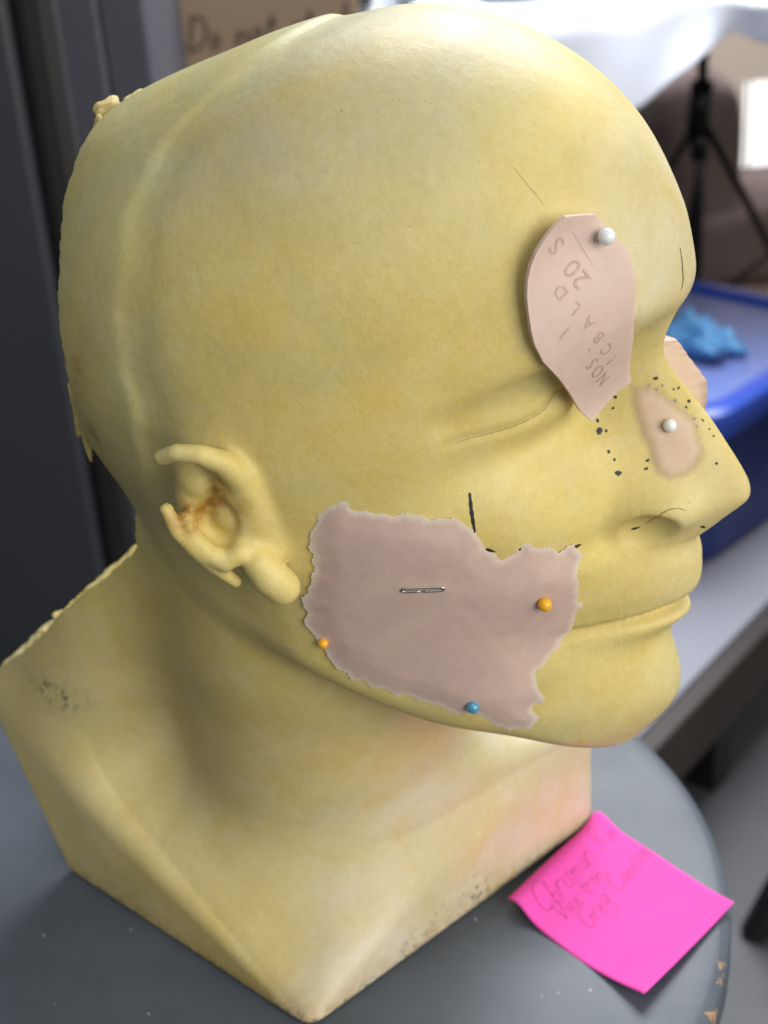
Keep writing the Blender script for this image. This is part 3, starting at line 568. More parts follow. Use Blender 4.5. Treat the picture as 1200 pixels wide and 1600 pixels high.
# pressed lettering on the forehead tag
def letters(txt, start, end, size, spread=True):
    S = SF; q = lambda p: np.array(((np.asarray(p) - S['c']) @ S['e1'], (np.asarray(p) - S['c']) @ S['e2']))
    a_, b_ = q(start), q(end); u = (b_ - a_)/np.linalg.norm(b_ - a_); v = np.array((-u[1], u[0])); L = np.linalg.norm(b_ - a_); n = len(txt)
    for i, ch in enumerate(txt):
        if ch == ' ': continue
        cu = bpy.data.curves.new('glyph', 'FONT'); cu.body = ch; cu.size = size*1.38; cu.align_x = 'CENTER'; cu.offset = 0.006*size; cu.resolution_u = 4
        tmp = bpy.data.objects.new('glyph', cu); COL.objects.link(tmp); dg = bpy.context.evaluated_depsgraph_get(); me_ = bpy.data.meshes.new_from_object(tmp.evaluated_get(dg))
        co = np.array([tuple(vv.co) for vv in me_.vertices]); Fs = [tuple(p.vertices) for p in me_.polygons]
        bpy.data.objects.remove(tmp); bpy.data.meshes.remove(me_)
        if not len(co): continue
        bm = bmesh.new(); vs = [bm.verts.new((p[0], p[1], 0)) for p in co]
        for f in Fs:
            try: bm.faces.new([vs[j] for j in f])
            except ValueError: pass
        bmesh.ops.triangulate(bm, faces=bm.faces[:]); bmesh.ops.subdivide_edges(bm, edges=[e for e in bm.edges if e.calc_length() > 0.8], cuts=1)
        co = np.array([tuple(vv.co) for vv in bm.verts]); bm.verts.index_update(); Fs = [tuple(x_.index for x_ in f.verts) for f in bm.faces]; bm.free()
        cen = a_ + u*L*(i/(n-1)); jit = random.uniform(-0.06, 0.06)
        uu = np.cos(jit)*u + np.sin(jit)*v; vv_ = np.cos(jit)*v - np.sin(jit)*u
        p2 = cen + co[:, :1]*uu + (co[:, 1:2] - size/2)*vv_
        P3 = on_sheet(S, S['c'] + p2[:, :1]*S['e1'] + p2[:, 1:]*S['e2'], 0.10)
        o = mesh('letter', P3/1000, Fs, M_LETTER, fore_e, False)
letters('NOS. 1', ROWS['r3'][0], ROWS['r3'][1], 4.0); letters('1CBALD', ROWS['r2'][0], ROWS['r2'][1], 3.6); letters('20 S', np.array(ROWS['r1'][0]), np.array(ROWS['r1'][1]), 5.2)
# score line beside the lettering
l0, l1 = on_sheet(SF, [(40.5, 78, 70), (37.5, 84.5, 58.5)], 0.03); V, F = tube([l0/1000 + (l1-l0)/1000*i/8 for i in range(9)], 0.00010, 6)
V = [tuple(p/1000) for p in on_sheet(SF, np.array(V)*1000, 0.02)]
K = len(V)//6; mesh('score_line', V, [(i*6, (i+1)*6, (i+1)*6+3, i*6+3) for i in range(K-1)], M_LETTER, fore_e, False)

# patch on the far cheek, seen past the bridge of the nose
FO, FI = np.array(FARO), np.array(FARI); rows = []
rsn = np.random.default_rng(4)
for tt in np.linspace(0, 1, 60):
    fi = tt*(len(FO)-1); i0 = min(int(fi), len(FO)-2); fr_ = fi - i0
    o_ = FO[i0]*(1-fr_) + FO[i0+1]*fr_; n_ = FI[i0]*(1-fr_) + FI[i0+1]*fr_
    o_ = o_ + np.array((0, 1, 0.3))*rsn.normal(0, 0.04) + np.array((0, 1, 0.3))*0.22*math.sin(tt*37)*math.sin(tt*23 + 1); back = np.array((-43.0, o_[1] - 26, o_[2] - 3)); low_ = np.array((-10.0, n_[1] - 14, n_[2]))
    rows.append([low_, n_ + (-1, -5.5, 0), n_*0.45 + o_*0.55 + (0, -0.8, 0), o_, o_ + (-1.2, -0.9, 0), o_*0.7 + back*0.3 + (-1, 0, 0), back])
nr = len(rows[0]); V = np.array(rows).reshape(-1, 3); F = [(i*nr+j, i*nr+j+1, (i+1)*nr+j+1, (i+1)*nr+j) for i in range(59) for j in range(nr-1)]
F += [(i*nr+nr-1, i*nr, (i+1)*nr, (i+1)*nr+nr-1) for i in range(59)] + [tuple(range(nr))[::-1], tuple(59*nr+j for j in range(nr))]
farp = mesh('far_cheek_patch', V/1000, F, M_FAR, None); tag(farp, 'pale pink silicone patch with ragged edge peeking out beyond the nose bridge', 'silicone patch')
at = farp.data.attributes.new('rim', 'FLOAT', 'POINT'); at.data.foreach_set('value', np.zeros(len(V), np.float32))

# ---------------------------------------------------------------- pins and staple
def uv_ball(c, r, m, name, parent, squash=1.0, axis=None):
    bm = bmesh.new(); bmesh.ops.create_uvsphere(bm, u_segments=28, v_segments=18, radius=r)
    o = from_bm(name, bm, m, parent, True); o.location = c; return o
def pin(S, anchor, r, m, label, lean=(0, 0, 0), stand=0.6):
    p = on_sheet(S, [anchor], 0.0)[0]; nn = normals(snap([anchor]))[0] + np.array(lean); nn /= np.linalg.norm(nn)
    c = p + nn*(r*stand); e = empty('ball_head_pin', tuple(p/1000)); tag(e, label, 'pin')
    off = Vector(-p/1000)
    h = uv_ball(Vector((c - p)/1000), r/1000, m, 'pin_head', e)
    V, F = tube([Vector((c - p)/1000), Vector((-nn*9)/1000)], 0.00032, 8); mesh('needle', V, F, M_STEEL, e); return e
pin(SF, PINS['fore'], 2.25, M_PINW, 'white ball pin standing out of the forehead tag above its lettering', lean=(0.0, 0.15, 0.25), stand=1.5)
pin(SN, PINS['nose'], 1.95, M_PINW, 'white ball pin in the middle of the nose patch')
pin(SC, PINS['y1'], 2.1, M_PINY, 'yellow ball pin in the cheek patch nearest the mouth')
pin(SC, PINS['y2'], 1.65, M_PINY, 'yellow ball pin at the jaw below the ear lobe', stand=0.3)
pb = pin(SC, PINS['blue'], 2.0, M_PINB, 'pale blue glassy ball pin near the bottom edge of the cheek patch', stand=0.4)
a_, b_ = on_sheet(SC, [PINS['stapleA'], PINS['stapleB']], 0.35); u = (b_ - a_); L = np.linalg.norm(u); u /= L; v = np.cross(SC['N'], u); v /= np.linalg.norm(v); v = -v
rw = 0.36; path = []; hw = 0.62
for i in range(9): th = math.pi/2 + math.pi*i/8; path.append(a_ + u*(0.8 + 0.8*math.cos(th)) + v*hw*math.sin(th))
for i in range(9): th = -math.pi/2 + math.pi*i/8; path.append(b_ + u*(-0.8 + 0.8*math.cos(th)) + v*hw*math.sin(th))
gapA = a_ + u*L*0.50 + v*hw*1.0 + SC['N']*0.15; gapB = a_ + u*L*0.41 + v*hw*0.75 + SC['N']*0.1
full = [gapA if False else a_ + u*L*0.43 + v*hw*0.8] + path + [a_ + u*L*0.50 + v*hw*1.0]
full = np.array(full); full[:, :] = np.array([on_sheet(SC, [p], 0.32)[0] for p in full])
dense = []
for p, q in zip(full[:-1], full[1:]):
    k = max(1, int(np.linalg.norm(q-p)/0.8)); dense += [p + (q-p)*i/k for i in range(k)]
dense.append(full[-1]); V, F = tube([Vector(p/1000) for p in dense], rw/1000, 10); stp = mesh('wire_staple', V, F, M_STEEL, None); tag(stp, 'bent silver wire staple lying flat on the cheek patch', 'staple')

# ---------------------------------------------------------------- pink sticky note
M_NOTE = mat('pink_paper', (0.86, 0.11, 0.53), 0.75, spec=0.2); t = NT(M_NOTE); t.l(t.mix(t.noise(30, 5, 0.6), (0.80, 0.072, 0.41), (0.84, 0.098, 0.46)), t.b.inputs['Base Color']); t.l(t.bump(t.noise(60, 4), 0.12, 0.0006), t.b.inputs['Normal'])
t.b.inputs['Subsurface Weight'].default_value = 0.0
NA, NB, NC, ND = [np.array(q) for q in ((-0.0646, 0.0560), (-0.0345, 0.1166), (0.0246, 0.0982), (-0.0060, 0.0392))]   # back, right, front, left corners
def note_pt(s, q):        # s across (0 at the cast), q along the cast's foot
    p = (NA*(1-q) + ND*q)*(1-s) + (NB*(1-q) + NC*q)*s
    z_ = 0.0012 + 0.0042*math.exp(-((s-0.07)/0.10)**2)*(0.55 + 0.45*q) + 0.0036*max(0, s-0.55)**2*4*(0.35 + 0.9*q*q) + 0.0011*math.sin(5.2*s + 2.0*q) + 0.0030*math.exp(-((s)**2 + q*q)/0.012)
    return np.array((p[0], p[1], TOP + z_))
NG = 36; V = [note_pt(i/NG, j/NG) for i in range(NG+1) for j in range(NG+1)]; F = [(i*(NG+1)+j, i*(NG+1)+j+1, (i+1)*(NG+1)+j+1, (i+1)*(NG+1)+j) for i in range(NG) for j in range(NG)]
note_o = np.array((0.01, 0.07, TOP)); note = mesh('sticky_note', np.array(V) - note_o, F, M_NOTE, None); note.location = note_o; tag(note, 'square bright pink sticky note with handwriting on the stool edge', 'sticky note')
sm = note.modifiers.new('paper', 'SOLIDIFY'); sm.thickness = 0.00018; sm.offset = -1
STR = {  # a small one-line hand: strokes in a unit box, x 0..w, y 0..1 (x-height 0.5)
 'C': (0.7, [[(0.62,0.86),(0.45,1.0),(0.18,0.85),(0.04,0.45),(0.15,0.08),(0.42,0.0),(0.66,0.14)]]), 'h': (0.5, [[(0.08,1.0),(0.05,0.5),(0.04,0.0)],[(0.04,0.3),(0.2,0.5),(0.35,0.42),(0.36,0.0)]]),
 'r': (0.4, [[(0.05,0.5),(0.06,0.0)],[(0.06,0.3),(0.2,0.5),(0.34,0.46)]]), 'i': (0.22, [[(0.08,0.5),(0.08,0.0),(0.18,0.06)],[(0.10,0.72),(0.11,0.76)]]), 's': (0.36, [[(0.3,0.46),(0.12,0.5),(0.06,0.36),(0.26,0.2),(0.24,0.03),(0.04,0.04)]]),
 'm': (0.7, [[(0.04,0.5),(0.05,0.0)],[(0.05,0.3),(0.18,0.5),(0.28,0.4),(0.29,0.0)],[(0.29,0.3),(0.42,0.5),(0.54,0.4),(0.56,0.0)]]), 'a': (0.46, [[(0.36,0.42),(0.18,0.5),(0.05,0.25),(0.14,0.02),(0.3,0.1),(0.37,0.45),(0.37,0.05),(0.44,0.02)]]),
 'n': (0.46, [[(0.05,0.5),(0.05,0.0)],[(0.05,0.3),(0.2,0.5),(0.34,0.4),(0.36,0.0)]]), 'R': (0.6, [[(0.1,0.95),(0.08,0.0)],[(0.06,0.92),(0.35,1.0),(0.48,0.8),(0.32,0.55),(0.1,0.5)],[(0.25,0.5),(0.52,0.0)]]),
 'V': (0.55, [[(0.02,1.0),(0.2,0.0),(0.5,0.95)]]), 'c': (0.38, [[(0.32,0.42),(0.18,0.5),(0.05,0.26),(0.15,0.02),(0.33,0.08)]]), 'e': (0.4, [[(0.06,0.24),(0.32,0.3),(0.24,0.5),(0.08,0.36),(0.08,0.1),(0.22,0.0),(0.36,0.1)]]),
 't': (0.38, [[(0.18,0.85),(0.14,0.1),(0.24,0.0),(0.34,0.06)],[(0.02,0.55),(0.36,0.58)]]), 'o': (0.42, [[(0.2,0.5),(0.05,0.3),(0.12,0.03),(0.3,0.06),(0.36,0.3),(0.2,0.5)]]), 'G': (0.72, [[(0.6,0.85),(0.4,1.0),(0.12,0.8),(0.05,0.35),(0.2,0.02),(0.5,0.08),(0.6,0.4)],[(0.4,0.42),(0.66,0.42)]]),
 'g': (0.45, [[(0.36,0.44),(0.18,0.5),(0.06,0.26),(0.18,0.04),(0.35,0.2),(0.38,0.48),(0.36,-0.3),(0.18,-0.45),(0.05,-0.3)]]), 'D': (0.66, [[(0.1,1.0),(0.1,0.0)],[(0.02,0.98),(0.4,0.95),(0.6,0.5),(0.38,0.05),(0.04,0.0)]]), 'k': (0.45, [[(0.08,1.0),(0.06,0.0)],[(0.36,0.55),(0.08,0.25),(0.38,0.0)]]), ' ': (0.45, [])}
def write(txt, fn, h, wdt, m, parent, name, seed=1):
    # each word becomes one thin ribbon mesh; fn maps (x, y) in metres of the line to a 3-D point
    rs = random.Random(seed); x_ = 0.0
    for word in txt.split(' '):
        V = []; F = []
        for ch in word:
            wd, strokes = STR[ch]; jy = rs.uniform(-0.05, 0.05); sc = rs.uniform(0.9, 1.08)
            for st_ in strokes:
                pts = np.array(st_, float); L = np.r_[0, np.cumsum(np.linalg.norm(np.diff(pts, axis=0), axis=1))]; k = max(3, int(L[-1]/0.07)); s_ = np.linspace(0, L[-1], k)
                c_ = np.stack([np.interp(s_, L, pts[:, 0]), np.interp(s_, L, pts[:, 1])], 1)
                for _ in range(2): c_[1:-1] = 0.5*c_[1:-1] + 0.25*(c_[:-2] + c_[2:])
                c_ = c_*h*sc; c_[:, 0] += x_ + 0.18*c_[:, 1]; c_[:, 1] += jy*h
                tg = np.gradient(c_, axis=0); tg /= np.linalg.norm(tg, axis=1)[:, None] + 1e-12; nn = np.stack([-tg[:, 1], tg[:, 0]], 1)*wdt/2*(0.7 + 0.5*np.abs(np.sin(np.arange(k)*0.7)))[:, None]
                o = len(V); V += [fn(*p) for p in c_ + nn] + [fn(*p) for p in c_ - nn]; F += [(o+i, o+k+i, o+k+i+1, o+i+1) for i in range(k-1)]
            x_ += wd*h*sc
        x_ += STR[' '][0]*h
        mesh(name, np.array(V), F, m, parent, False)
M_PENCIL = mat('thin_pen_on_pink', (0.33, 0.025, 0.17), 0.6)
def note_line(s0, q0, sl=0.0):
    def fn(x_, y_):
        q = q0 - x_/0.066 ; s = s0 - y_/0.064 + sl*x_; p = note_pt(min(max(s, 0.005), 0.995), min(max(q, 0.005), 0.995)); return p - note_o + np.array((0, 0, 0.00030))
    return fn
write('Chrisman Rin', note_line(0.235, 0.90, -0.4), 0.0105, 0.00024, M_PENCIL, note, 'handwriting', 2)
write('Vice tron', note_line(0.335, 0.84, -0.3), 0.0085, 0.00024, M_PENCIL, note, 'handwriting', 3)
write('Greg Cannom', note_line(0.475, 0.78, -0.6), 0.0098, 0.00024, M_PENCIL, note, 'handwriting', 4)

# ================================================================ things behind, out of focus
M_CHAR = worn('charcoal_laminate', (0.030, 0.034, 0.042), 0.5, 0.2, 5); M_BLACK = mat('shade_black', (0.008, 0.008, 0.008), 0.6); M_LOCK = worn('slate_blue_metal', (0.075, 0.078, 0.098), 0.45, 0.1, 5); M_LOCKE = mat('pale_edge', (0.20, 0.20, 0.23), 0.4)
cab = empty('charcoal_cabinet'); place(cab, -0.50, 1.0, FLOOR); tag(cab, 'tall dark charcoal cabinet at the left behind the cast', 'cabinet')
from_bm('cabinet_body', box_bm((-0.35, 0, 0), (0.290, 0.05, 1.6), 0.006), M_CHAR, cab); from_bm('shade_strip', box_bm((0.2905, 0.004, 0.0), (0.316, 0.034, 1.6), 0.008), M_BLACK, cab)  # the black strip stands for the shaded gap along the cabinet's edge
lk = empty('slate_locker'); place(lk, -0.30, 1.32, FLOOR); tag(lk, 'slate grey metal locker between the charcoal cabinet and the cardboard box', 'locker')
from_bm('locker_body', box_bm((-0.25, 0.02, 0), (0.135, 0.4, 1.6), 0.004), M_LOCK, lk)
from_bm('door', box_bm((-0.245, 0, 0.05), (0.092, 0.018, 1.58), 0.003), M_LOCK, lk); from_bm('door', box_bm((0.0965, 0, 0.05), (0.134, 0.018, 1.58), 0.003), M_LOCK, lk); from_bm('door_edge', box_bm((0.0923, -0.002, 0.05), (0.0953, 0.012, 1.58)), M_LOCKE, lk)

M_CARD = worn('cardboard', (0.29, 0.205, 0.135), 0.8, 0.12, 8, 0.15, 0.0008, 90); M_MARK = mat('marker_ink', (0.085, 0.055, 0.04), 0.7); M_TAPE = mat('packing_tape', (0.34, 0.24, 0.15), 0.3)
cb = empty('cardboard_box'); place(cb, -0.092, 1.6, FLOOR); tag(cb, 'tall brown cardboard box with marker handwriting behind the top of the head', 'box')
from_bm('carton', box_bm((-0.112, 0, 0), (0.104, 0.25, 0.92), 0.003), M_CARD, cb)
from_bm('flap', box_bm((-0.110, 0.002, 0.921), (0.102, 0.12, 0.924)), M_CARD, cb); from_bm('flap', box_bm((-0.110, 0.125, 0.921), (0.102, 0.248, 0.924)), M_CARD, cb)
write('Do not stack', lambda x_, y_: np.array((-0.072 + x_, -0.0012, 0.752 + y_ + 0.05*x_)), 0.032, 0.0034, M_MARK, cb, 'marker_word', 6)

# table with a crumpled white cloth
M_CLOTH = worn('white_cloth', (0.76, 0.80, 0.90), 0.8, 0.05, 12, 0.2, 0.001, 120); M_LEGD = mat('dark_table_leg', (0.05, 0.035, 0.03), 0.5)
tb = empty('folding_table'); place(tb, 0.62, 1.78, FLOOR - 0.012); tag(tb, 'folding table hidden under the white cloth behind the head', 'table')
from_bm('table_top', box_bm((-0.70, 0, 0.725), (0.6, 0.62, 0.745), 0.004), M_LEGD, tb)
for lx, ly in ((-0.64, 0.05), (-0.64, 0.56), (0.54, 0.05), (0.54, 0.56)):
    V, F = tube([(lx, ly, 0.725), (lx, ly, 0.0125)], 0.014, 10); mesh('leg', V, F, M_LEGD, tb)
V = []; nx, nt = 90, 44
def hem(a_):   # length of the front drop along the table
    return float(np.interp(a_, [-0.75, -0.42, -0.305, -0.259, -0.215, -0.19, -0.15, 0.0, 0.65], [0.15, 0.14, 0.106, 0.074, 0.043, 0.036, 0.056, 0.075, 0.09]))
for i in range(nx+1):
    a_ = -0.75 + 1.4*i/nx
    for j in range(nt+1):
        s_ = j/nt
        if s_ < 0.5:
            q = (0.5 - s_)*2; yy_ = -0.012 + 0.63*q; zz_ = 0.750 + 0.006*math.sin(14*a_ + 5*q)*math.sin(9*q + 2) + 0.014*math.exp(-(q/0.07)**2)*(0.5 + math.sin(23*a_ + 1.2)*0.8 + 0.6*math.sin(47*a_))
        else:
            q = (s_ - 0.5)*2; dr = hem(a_); yy_ = -0.014 - 0.016*math.sin(min(q*4, 1)*1.57) - 0.034*q*math.sin(34*a_ + 2.4*math.sin(9*a_)) - 0.006*math.sin(61*a_ + 3*q); zz_ = 0.752 + 0.014*(1-q)**4*(0.5 + math.sin(23*a_ + 1.2)*0.8 + 0.6*math.sin(47*a_)) - dr*q
        V.append((a_, yy_, zz_))
F = [(i*(nt+1)+j, (i+1)*(nt+1)+j, (i+1)*(nt+1)+j+1, i*(nt+1)+j+1) for i in range(nx) for j in range(nt)]
cl = mesh('table_cloth', V, F, M_CLOTH, None); place(cl, 0.62, 1.78, FLOOR - 0.012); tag(cl, 'crumpled white cloth draped over the table edge behind the forehead', 'tablecloth')
sm = cl.modifiers.new('cloth', 'SOLIDIFY'); sm.thickness = 0.003
for (a0, a1, b0, zt, colr, lb, nm) in ((0.435, 0.52, 1.80, 0.05, (0.05, 0.035, 0.05), 'dark plum box on the white cloth at the top right', 'plum_box'), (0.395, 0.425, 1.81, 0.04, (0.55, 0.30, 0.28), 'small salmon pink carton on the white cloth beside the plum box', 'pink_carton'), (0.06, 0.215, 1.83, 0.08, (0.33, 0.38, 0.35), 'grey green case on the white cloth behind the crown', 'grey_case'), (0.222, 0.245, 1.81, 0.05, (0.03, 0.03, 0.035), 'small black case on the cloth beside the grey green case', 'black_case'), (0.245, 0.36, 1.85, 0.05, (0.12, 0.12, 0.14), 'dark grey case on the cloth between the black case and the pink carton', 'dark_grey_case'), (0.012, 0.03, 1.80, 0.10, (0.02, 0.02, 0.022), 'narrow black case between the cardboard box and the white cloth', 'black_case')):
    o = empty(nm); place(o, (a0+a1)/2, b0, FLOOR + 0.752); tag(o, lb, 'case')
    hw_ = (a1-a0)/2; mm = worn(nm + '_skin', colr, 0.5, 0.1, 30); from_bm('case_body', box_bm((-hw_, 0, 0), (hw_, 0.12, zt*0.7), 0.003), mm, o); from_bm('lid', box_bm((-hw_-0.001, -0.001, zt*0.7+0.0015), (hw_+0.001, 0.121, zt), 0.003), mm, o)

# tripod stand, brown bag, back wall and bright gap
M_STAND = mat('black_stand_metal', (0.012, 0.012, 0.014), 0.35, 0.3)
ts = empty('tripod_stand'); place(ts, 0.505, 2.25, FLOOR); tag(ts, 'black tripod light stand in front of the brown bag', 'tripod')
V, F = tube([(0, 0, 0.10), (0.002, 0, 0.60)], 0.008, 10); mesh('pole', V, F, M_STAND, ts); V, F = tube([(-0.004, 0, 0.475), (0.002, 0, 0.545)], 0.017, 12); mesh('hub', V, F, M_STAND, ts)
V, F = tube([(0.0, 0, 0.43), (0.0, 0, 0.475)], 0.014, 12); mesh('collar', V, F, M_STAND, ts)
for k, (dx, dy) in enumerate(((-0.30, -0.06), (0.24, -0.14), (0.04, 0.32))):
    V, F = tube([(0.012*np.sign(dx), 0, 0.475), (dx*0.5, dy*0.5, 0.26), (dx, dy, 0.006)], 0.0065, 8); lg = mesh('leg', V, F, M_STAND, ts)
    V, F = tube([(dx*0.42, dy*0.42, 0.295), (0, 0, 0.19)], 0.004, 8); mesh('brace', V, F, M_STAND, ts)
M_BAG = worn('brown_canvas', (0.16, 0.115, 0.105), 0.85, 0.25, 12, 0.4, 0.004, 30)
bag = empty('canvas_bag'); place(bag, 0.55, 2.42, FLOOR); tag(bag, 'dark brown canvas bag slumped behind the tripod stand', 'bag')
def soft_block(name, lo_, hi_, m, parent, amp, seed, sub=14, taper=0.0):
    bm = box_bm(lo_, hi_); bmesh.ops.subdivide_edges(bm, edges=bm.edges[:], cuts=sub, use_grid_fill=True); c_ = [(lo_[i]+hi_[i])/2 for i in range(3)]; h_ = [(hi_[i]-lo_[i])/2 for i in range(3)]; rs = random.Random(seed); ph = [rs.uniform(0, 6) for _ in range(4)]
    for v in bm.verts:
        q = [(v.co[i]-c_[i])/h_[i] for i in range(3)]; r_ = (abs(q[0])**5 + abs(q[1])**5 + abs(q[2])**5)**0.2; k_ = (1/max(r_, 1e-6))*max(abs(x_) for x_ in q); f_ = (0.35 + 0.65*k_)
        s_ = 1 - taper*(q[2]*0.5 + 0.5)
        v.co = Vector((c_[0] + q[0]*h_[0]*f_*s_ + amp*math.sin(14*v.co.z + ph[0] + 6*v.co.x), c_[1] + q[1]*h_[1]*f_ + amp*math.sin(19*v.co.x + ph[1] + 9*v.co.z), c_[2] + q[2]*h_[2]*f_ + amp*math.sin(21*v.co.x + ph[2])*(0.5 + 0.5*q[2])))
    return from_bm(name, bm, m, parent, True)
soft_block('bag_body', (-0.16, 0, 0.235), (0.075, 0.22, 0.50), M_BAG, bag, 0.008, 3, taper=0.12); soft_block('bag_base', (-0.17, -0.02, 0.17), (0.32, 0.22, 0.30), M_BAG, bag, 0.008, 5)
M_KRAFT = worn('kraft_card', (0.30, 0.215, 0.16), 0.8, 0.12, 6)
kb = empty('low_carton'); place(kb, 0.72, 2.40, FLOOR); tag(kb, 'low tan carton under the brown canvas bag', 'box'); from_bm('carton', box_bm((-0.36, 0, 0), (0.3, 0.25, 0.168), 0.003), M_KRAFT, kb); from_bm('tape', box_bm((-0.362, 0.10, 0.1685), (0.302, 0.15, 0.1692)), M_TAPE, kb)
M_WALL = worn('beige_partition', (0.52, 0.42, 0.34), 0.8, 0.06, 3)
wl = empty('beige_partition'); place(wl, 0.75, 3.6, FLOOR); tag(wl, 'beige partition far behind the tripod stand', 'partition'); from_bm('panel', box_bm((-0.5, 0, 0), (0.16, 0.03, 1.6)), M_WALL, wl); from_bm('panel', box_bm((0.16, 0, 0.238), (1.2, 0.03, 1.6)), M_WALL, wl)
M_DAY = bpy.data.materials.new('sunlit_gap_glow'); M_DAY.use_nodes = True; nd = M_DAY.node_tree; nd.nodes.remove(nd.nodes['Principled BSDF']); em = nd.nodes.new('ShaderNodeEmission'); em.inputs[0].default_value = (1, 0.985, 0.95, 1); em.inputs[1].default_value = 1.4; nd.links.new(em.outputs[0], nd.nodes['Material Output'].inputs[0])
dw = empty('glowing_gap'); place(dw, 1.15, 3.66, FLOOR); tag(dw, 'glowing panel standing for sunlit ground in a low gap at the right behind the tripod', 'opening'); from_bm('pane', box_bm((-0.30, 0, 0.02), (0.6, 0.005, 0.30)), M_DAY, dw); from_bm('gap_post', box_bm((-0.217, -0.012, 0.02), (-0.212, -0.002, 0.30)), M_STAND, dw)  # the pane is an emissive panel added in place of bright sunlit ground beyond the gap

# low platform with the blue tub
M_DECK = worn('grey_deck', (0.23, 0.23, 0.27), 0.55, 0.12, 6); M_FRAME = worn('dark_brown_wood', (0.030, 0.022, 0.018), 0.5, 0.3, 20); M_BLEG = mat('black_leg', (0.006, 0.006, 0.007), 0.5)
T45 = math.atan2(0.204, 0.164)
dk = empty('low_platform'); place(dk, 0.243, 1.213, FLOOR, T45); tag(dk, 'low grey topped platform with dark brown rail under the blue tub', 'platform')
from_bm('deck', box_bm((-0.45, 0.012, 0.132), (0.75, 0.62, 0.15), 0.003), M_DECK, dk); from_bm('rail', box_bm((-0.45, -0.012, 0.075), (0.75, 0.0115, 0.148), 0.003), M_FRAME, dk)
for lx in (-0.40, 0.145, 0.68):
    from_bm('leg', box_bm((lx - 0.018, -0.008, 0.0), (lx + 0.018, 0.022, 0.0745), 0.003), M_BLEG, dk); from_bm('leg', box_bm((lx - 0.018, 0.56, 0.0), (lx + 0.018, 0.595, 0.131), 0.003), M_BLEG, dk)
M_TUB = mat('navy_plastic', (0.010, 0.022, 0.13), 0.35); M_LID = mat('blue_plastic', (0.03, 0.075, 0.42), 0.28); M_LIDT = mat('lid_panel_sheen', (0.15, 0.20, 0.46), 0.32)  # the lid panel's paler blue has the sky's reflection in its colour
for q_ in (M_TUB, M_LID, M_LIDT): t = NT(q_); t.l(t.bump(t.noise(160, 3), 0.1, 0.0005), t.b.inputs['Normal'])
tub = empty('blue_tub'); place(tub, 0.352, 1.488, FLOOR + 0.1505, math.radians(45)); tag(tub, 'blue plastic storage tub with lid beyond the nose', 'storage tub')
def rrect(x0, y0, x1, y1, r, n=8):
    out = []
    for cx_, cy_, a0 in ((x1-r, y1-r, 0), (x0+r, y1-r, 90), (x0+r, y0+r, 180), (x1-r, y0+r, 270)): out += [(cx_ + r*math.cos(math.radians(a0 + 90*i/n)), cy_ + r*math.sin(math.radians(a0 + 90*i/n))) for i in range(n+1)]
    return out
def rings(name, spec, m, parent, cap0=True, cap1=True):
    V = []; F = []; n = None
    for (ins, z_) in spec:
        rg = rrect(0.0 + ins, 0.0 + ins, 0.38 - ins, 0.52 - ins, max(0.05 - ins*0.4, 0.01)); n = len(rg); V += [(p[0], p[1], z_) for p in rg]
    for i in range(len(spec)-1): F += [(i*n+k, i*n+(k+1) % n, (i+1)*n+(k+1) % n, (i+1)*n+k) for k in range(n)]
    if cap0: F.append(tuple(range(n))[::-1])
    if cap1: F.append(tuple((len(spec)-1)*n + k for k in range(n)))
    return mesh(name, V, F, m, parent, False)
rings('tub_body', [(0.024, 0.0), (0.018, 0.01), (0.008, 0.186)], M_TUB, tub)
lidr = rings('lid_rim', [(-0.004, 0.170), (-0.006, 0.187), (-0.004, 0.199), (0.004, 0.203), (0.020, 0.203), (0.028, 0.194)], M_LID, tub, False, False)
rings('lid_panel', [(0.0275, 0.185), (0.0275, 0.1935), (0.035, 0.1945)], M_LIDT, tub)
# blue gloves on the lid
M_GLOVE = mat('nitrile_blue', (0.10, 0.30, 0.56), 0.5); t = NT(M_GLOVE); t.l(t.bump(t.noise(70, 4), 0.5, 0.003), t.b.inputs['Normal']); M_TEAL = mat('dark_teal_cloth', (0.015, 0.05, 0.085), 0.6)
def crumple(name, a_, b_, z_, sx, sy, sz, m, seed, label, cat, nub=0):
    e = empty(name); place(e, a_, b_, z_, 0.3*seed); tag(e, label, cat); rs = random.Random(seed); ph = [rs.uniform(0, 6) for _ in range(6)]
    bm = bmesh.new(); bmesh.ops.create_icosphere(bm, subdivisions=5, radius=1.0)
    for v in bm.verts:
        q = v.co.copy(); f = 1 + 0.20*math.sin(4*q.x + ph[0] + 2*q.y)*math.sin(5*q.y + ph[1]) + 0.12*abs(math.sin(9*q.x + 6*q.y + ph[2])) + 0.06*math.sin(17*q.y + ph[3] + 6*q.x)
        v.co = Vector((q.x*f*sx, q.y*f*sy, max(0.0, (q.z*0.5 + 0.5)*f*sz*(1 - 0.3*abs(math.sin(6*q.x + ph[4]))))))
    from_bm('crumpled_part', bm, m, e, True)
    for i in range(nub):
        th = 0.5*i - 1.0; V, F = tube([(0.7*sx*math.cos(th), 0.7*sy*math.sin(th), sz*0.35), (1.15*sx*math.cos(th), 1.15*sy*math.sin(th), sz*0.28), (1.5*sx*math.cos(th+0.1), 1.5*sy*math.sin(th+0.1), 0.006)], [0.008, 0.008, 0.006], 8); mesh('finger', V, F, m, e)
    return e
ZL = FLOOR + 0.1505 + 0.1952
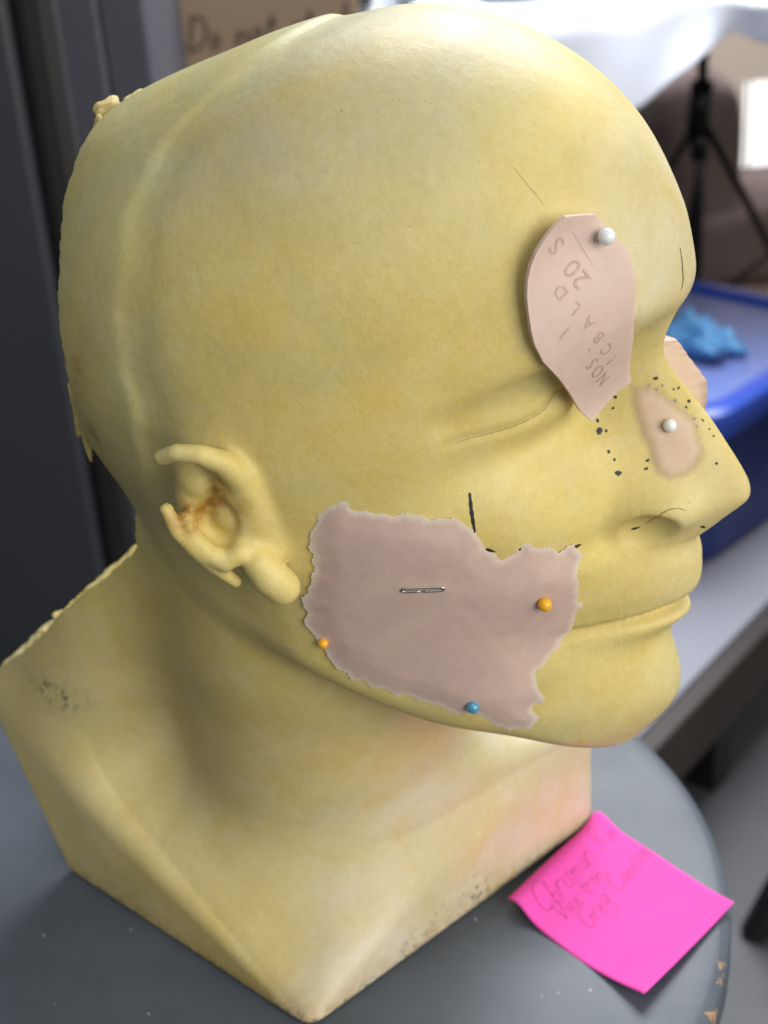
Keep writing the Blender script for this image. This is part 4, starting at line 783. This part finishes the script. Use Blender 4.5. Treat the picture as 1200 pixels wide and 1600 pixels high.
crumple('nitrile_glove', 0.385, 1.70, ZL, 0.030, 0.045, 0.040, M_GLOVE, 2, 'crumpled light blue nitrile glove lying on the tub lid', 'glove', 2)
crumple('folded_cloth', 0.372, 1.755, ZL, 0.025, 0.03, 0.022, M_TEAL, 4, 'dark teal scrap of cloth on the lid behind the glove', 'cloth')
M_PAPER = worn('white_paper', (0.86, 0.87, 0.85), 0.7, 0.04, 20, 0.3, 0.002, 60)
crumple('crumpled_paper', 0.56, 2.18, FLOOR + 0.0, 0.10, 0.10, 0.21, M_PAPER, 3, 'crumpled bright white paper heap between the tub and the tan carton', 'paper')
crumple('crumpled_paper', 0.70, 2.12, FLOOR + 0.0, 0.10, 0.09, 0.19, M_PAPER, 6, 'white paper heap at the right edge of the picture above the tub', 'paper')
# black chair whose leg shows at the lower right
ch = empty('black_chair'); place(ch, 0.318, 1.09, FLOOR); tag(ch, 'black chair of which one leg shows at the lower right', 'chair')
def slab_leg(p, q, wd):
    V, F = tube([p, q], wd, 4); return V, F
V, F = tube([(0, 0.004, 0.0), (0.045, 0.0, 0.12), (0.20, 0.0, 0.44)], [0.014, 0.0145, 0.015], 8); mesh('leg', V, F, M_BLEG, ch, False)
for q0, q1 in (((0.62, 0.0, 0.0), (0.5, 0.05, 0.44)), ((0.22, 0.44, 0.0), (0.24, 0.40, 0.44)), ((0.62, 0.44, 0.0), (0.5, 0.40, 0.44))): V, F = tube([q0, q1], 0.014, 8); mesh('leg', V, F, M_BLEG, ch, False)
from_bm('seat', box_bm((0.185, -0.02, 0.441), (0.53, 0.42, 0.47), 0.008), M_BLEG, ch); from_bm('backrest', box_bm((0.505, -0.02, 0.471), (0.53, 0.42, 0.85), 0.008), M_BLEG, ch)
# tan carton on the floor at the left, past the stool
tc = empty('tan_carton'); place(tc, -0.62, 1.30, FLOOR); tag(tc, 'tan cardboard carton on the floor at the left beyond the stool', 'box'); from_bm('carton', box_bm((-0.1, -0.02, 0), (0.26, 0.1, 0.10), 0.003), M_CARD, tc); from_bm('flap', box_bm((-0.098, -0.018, 0.101), (0.258, 0.098, 0.104)), M_CARD, tc)
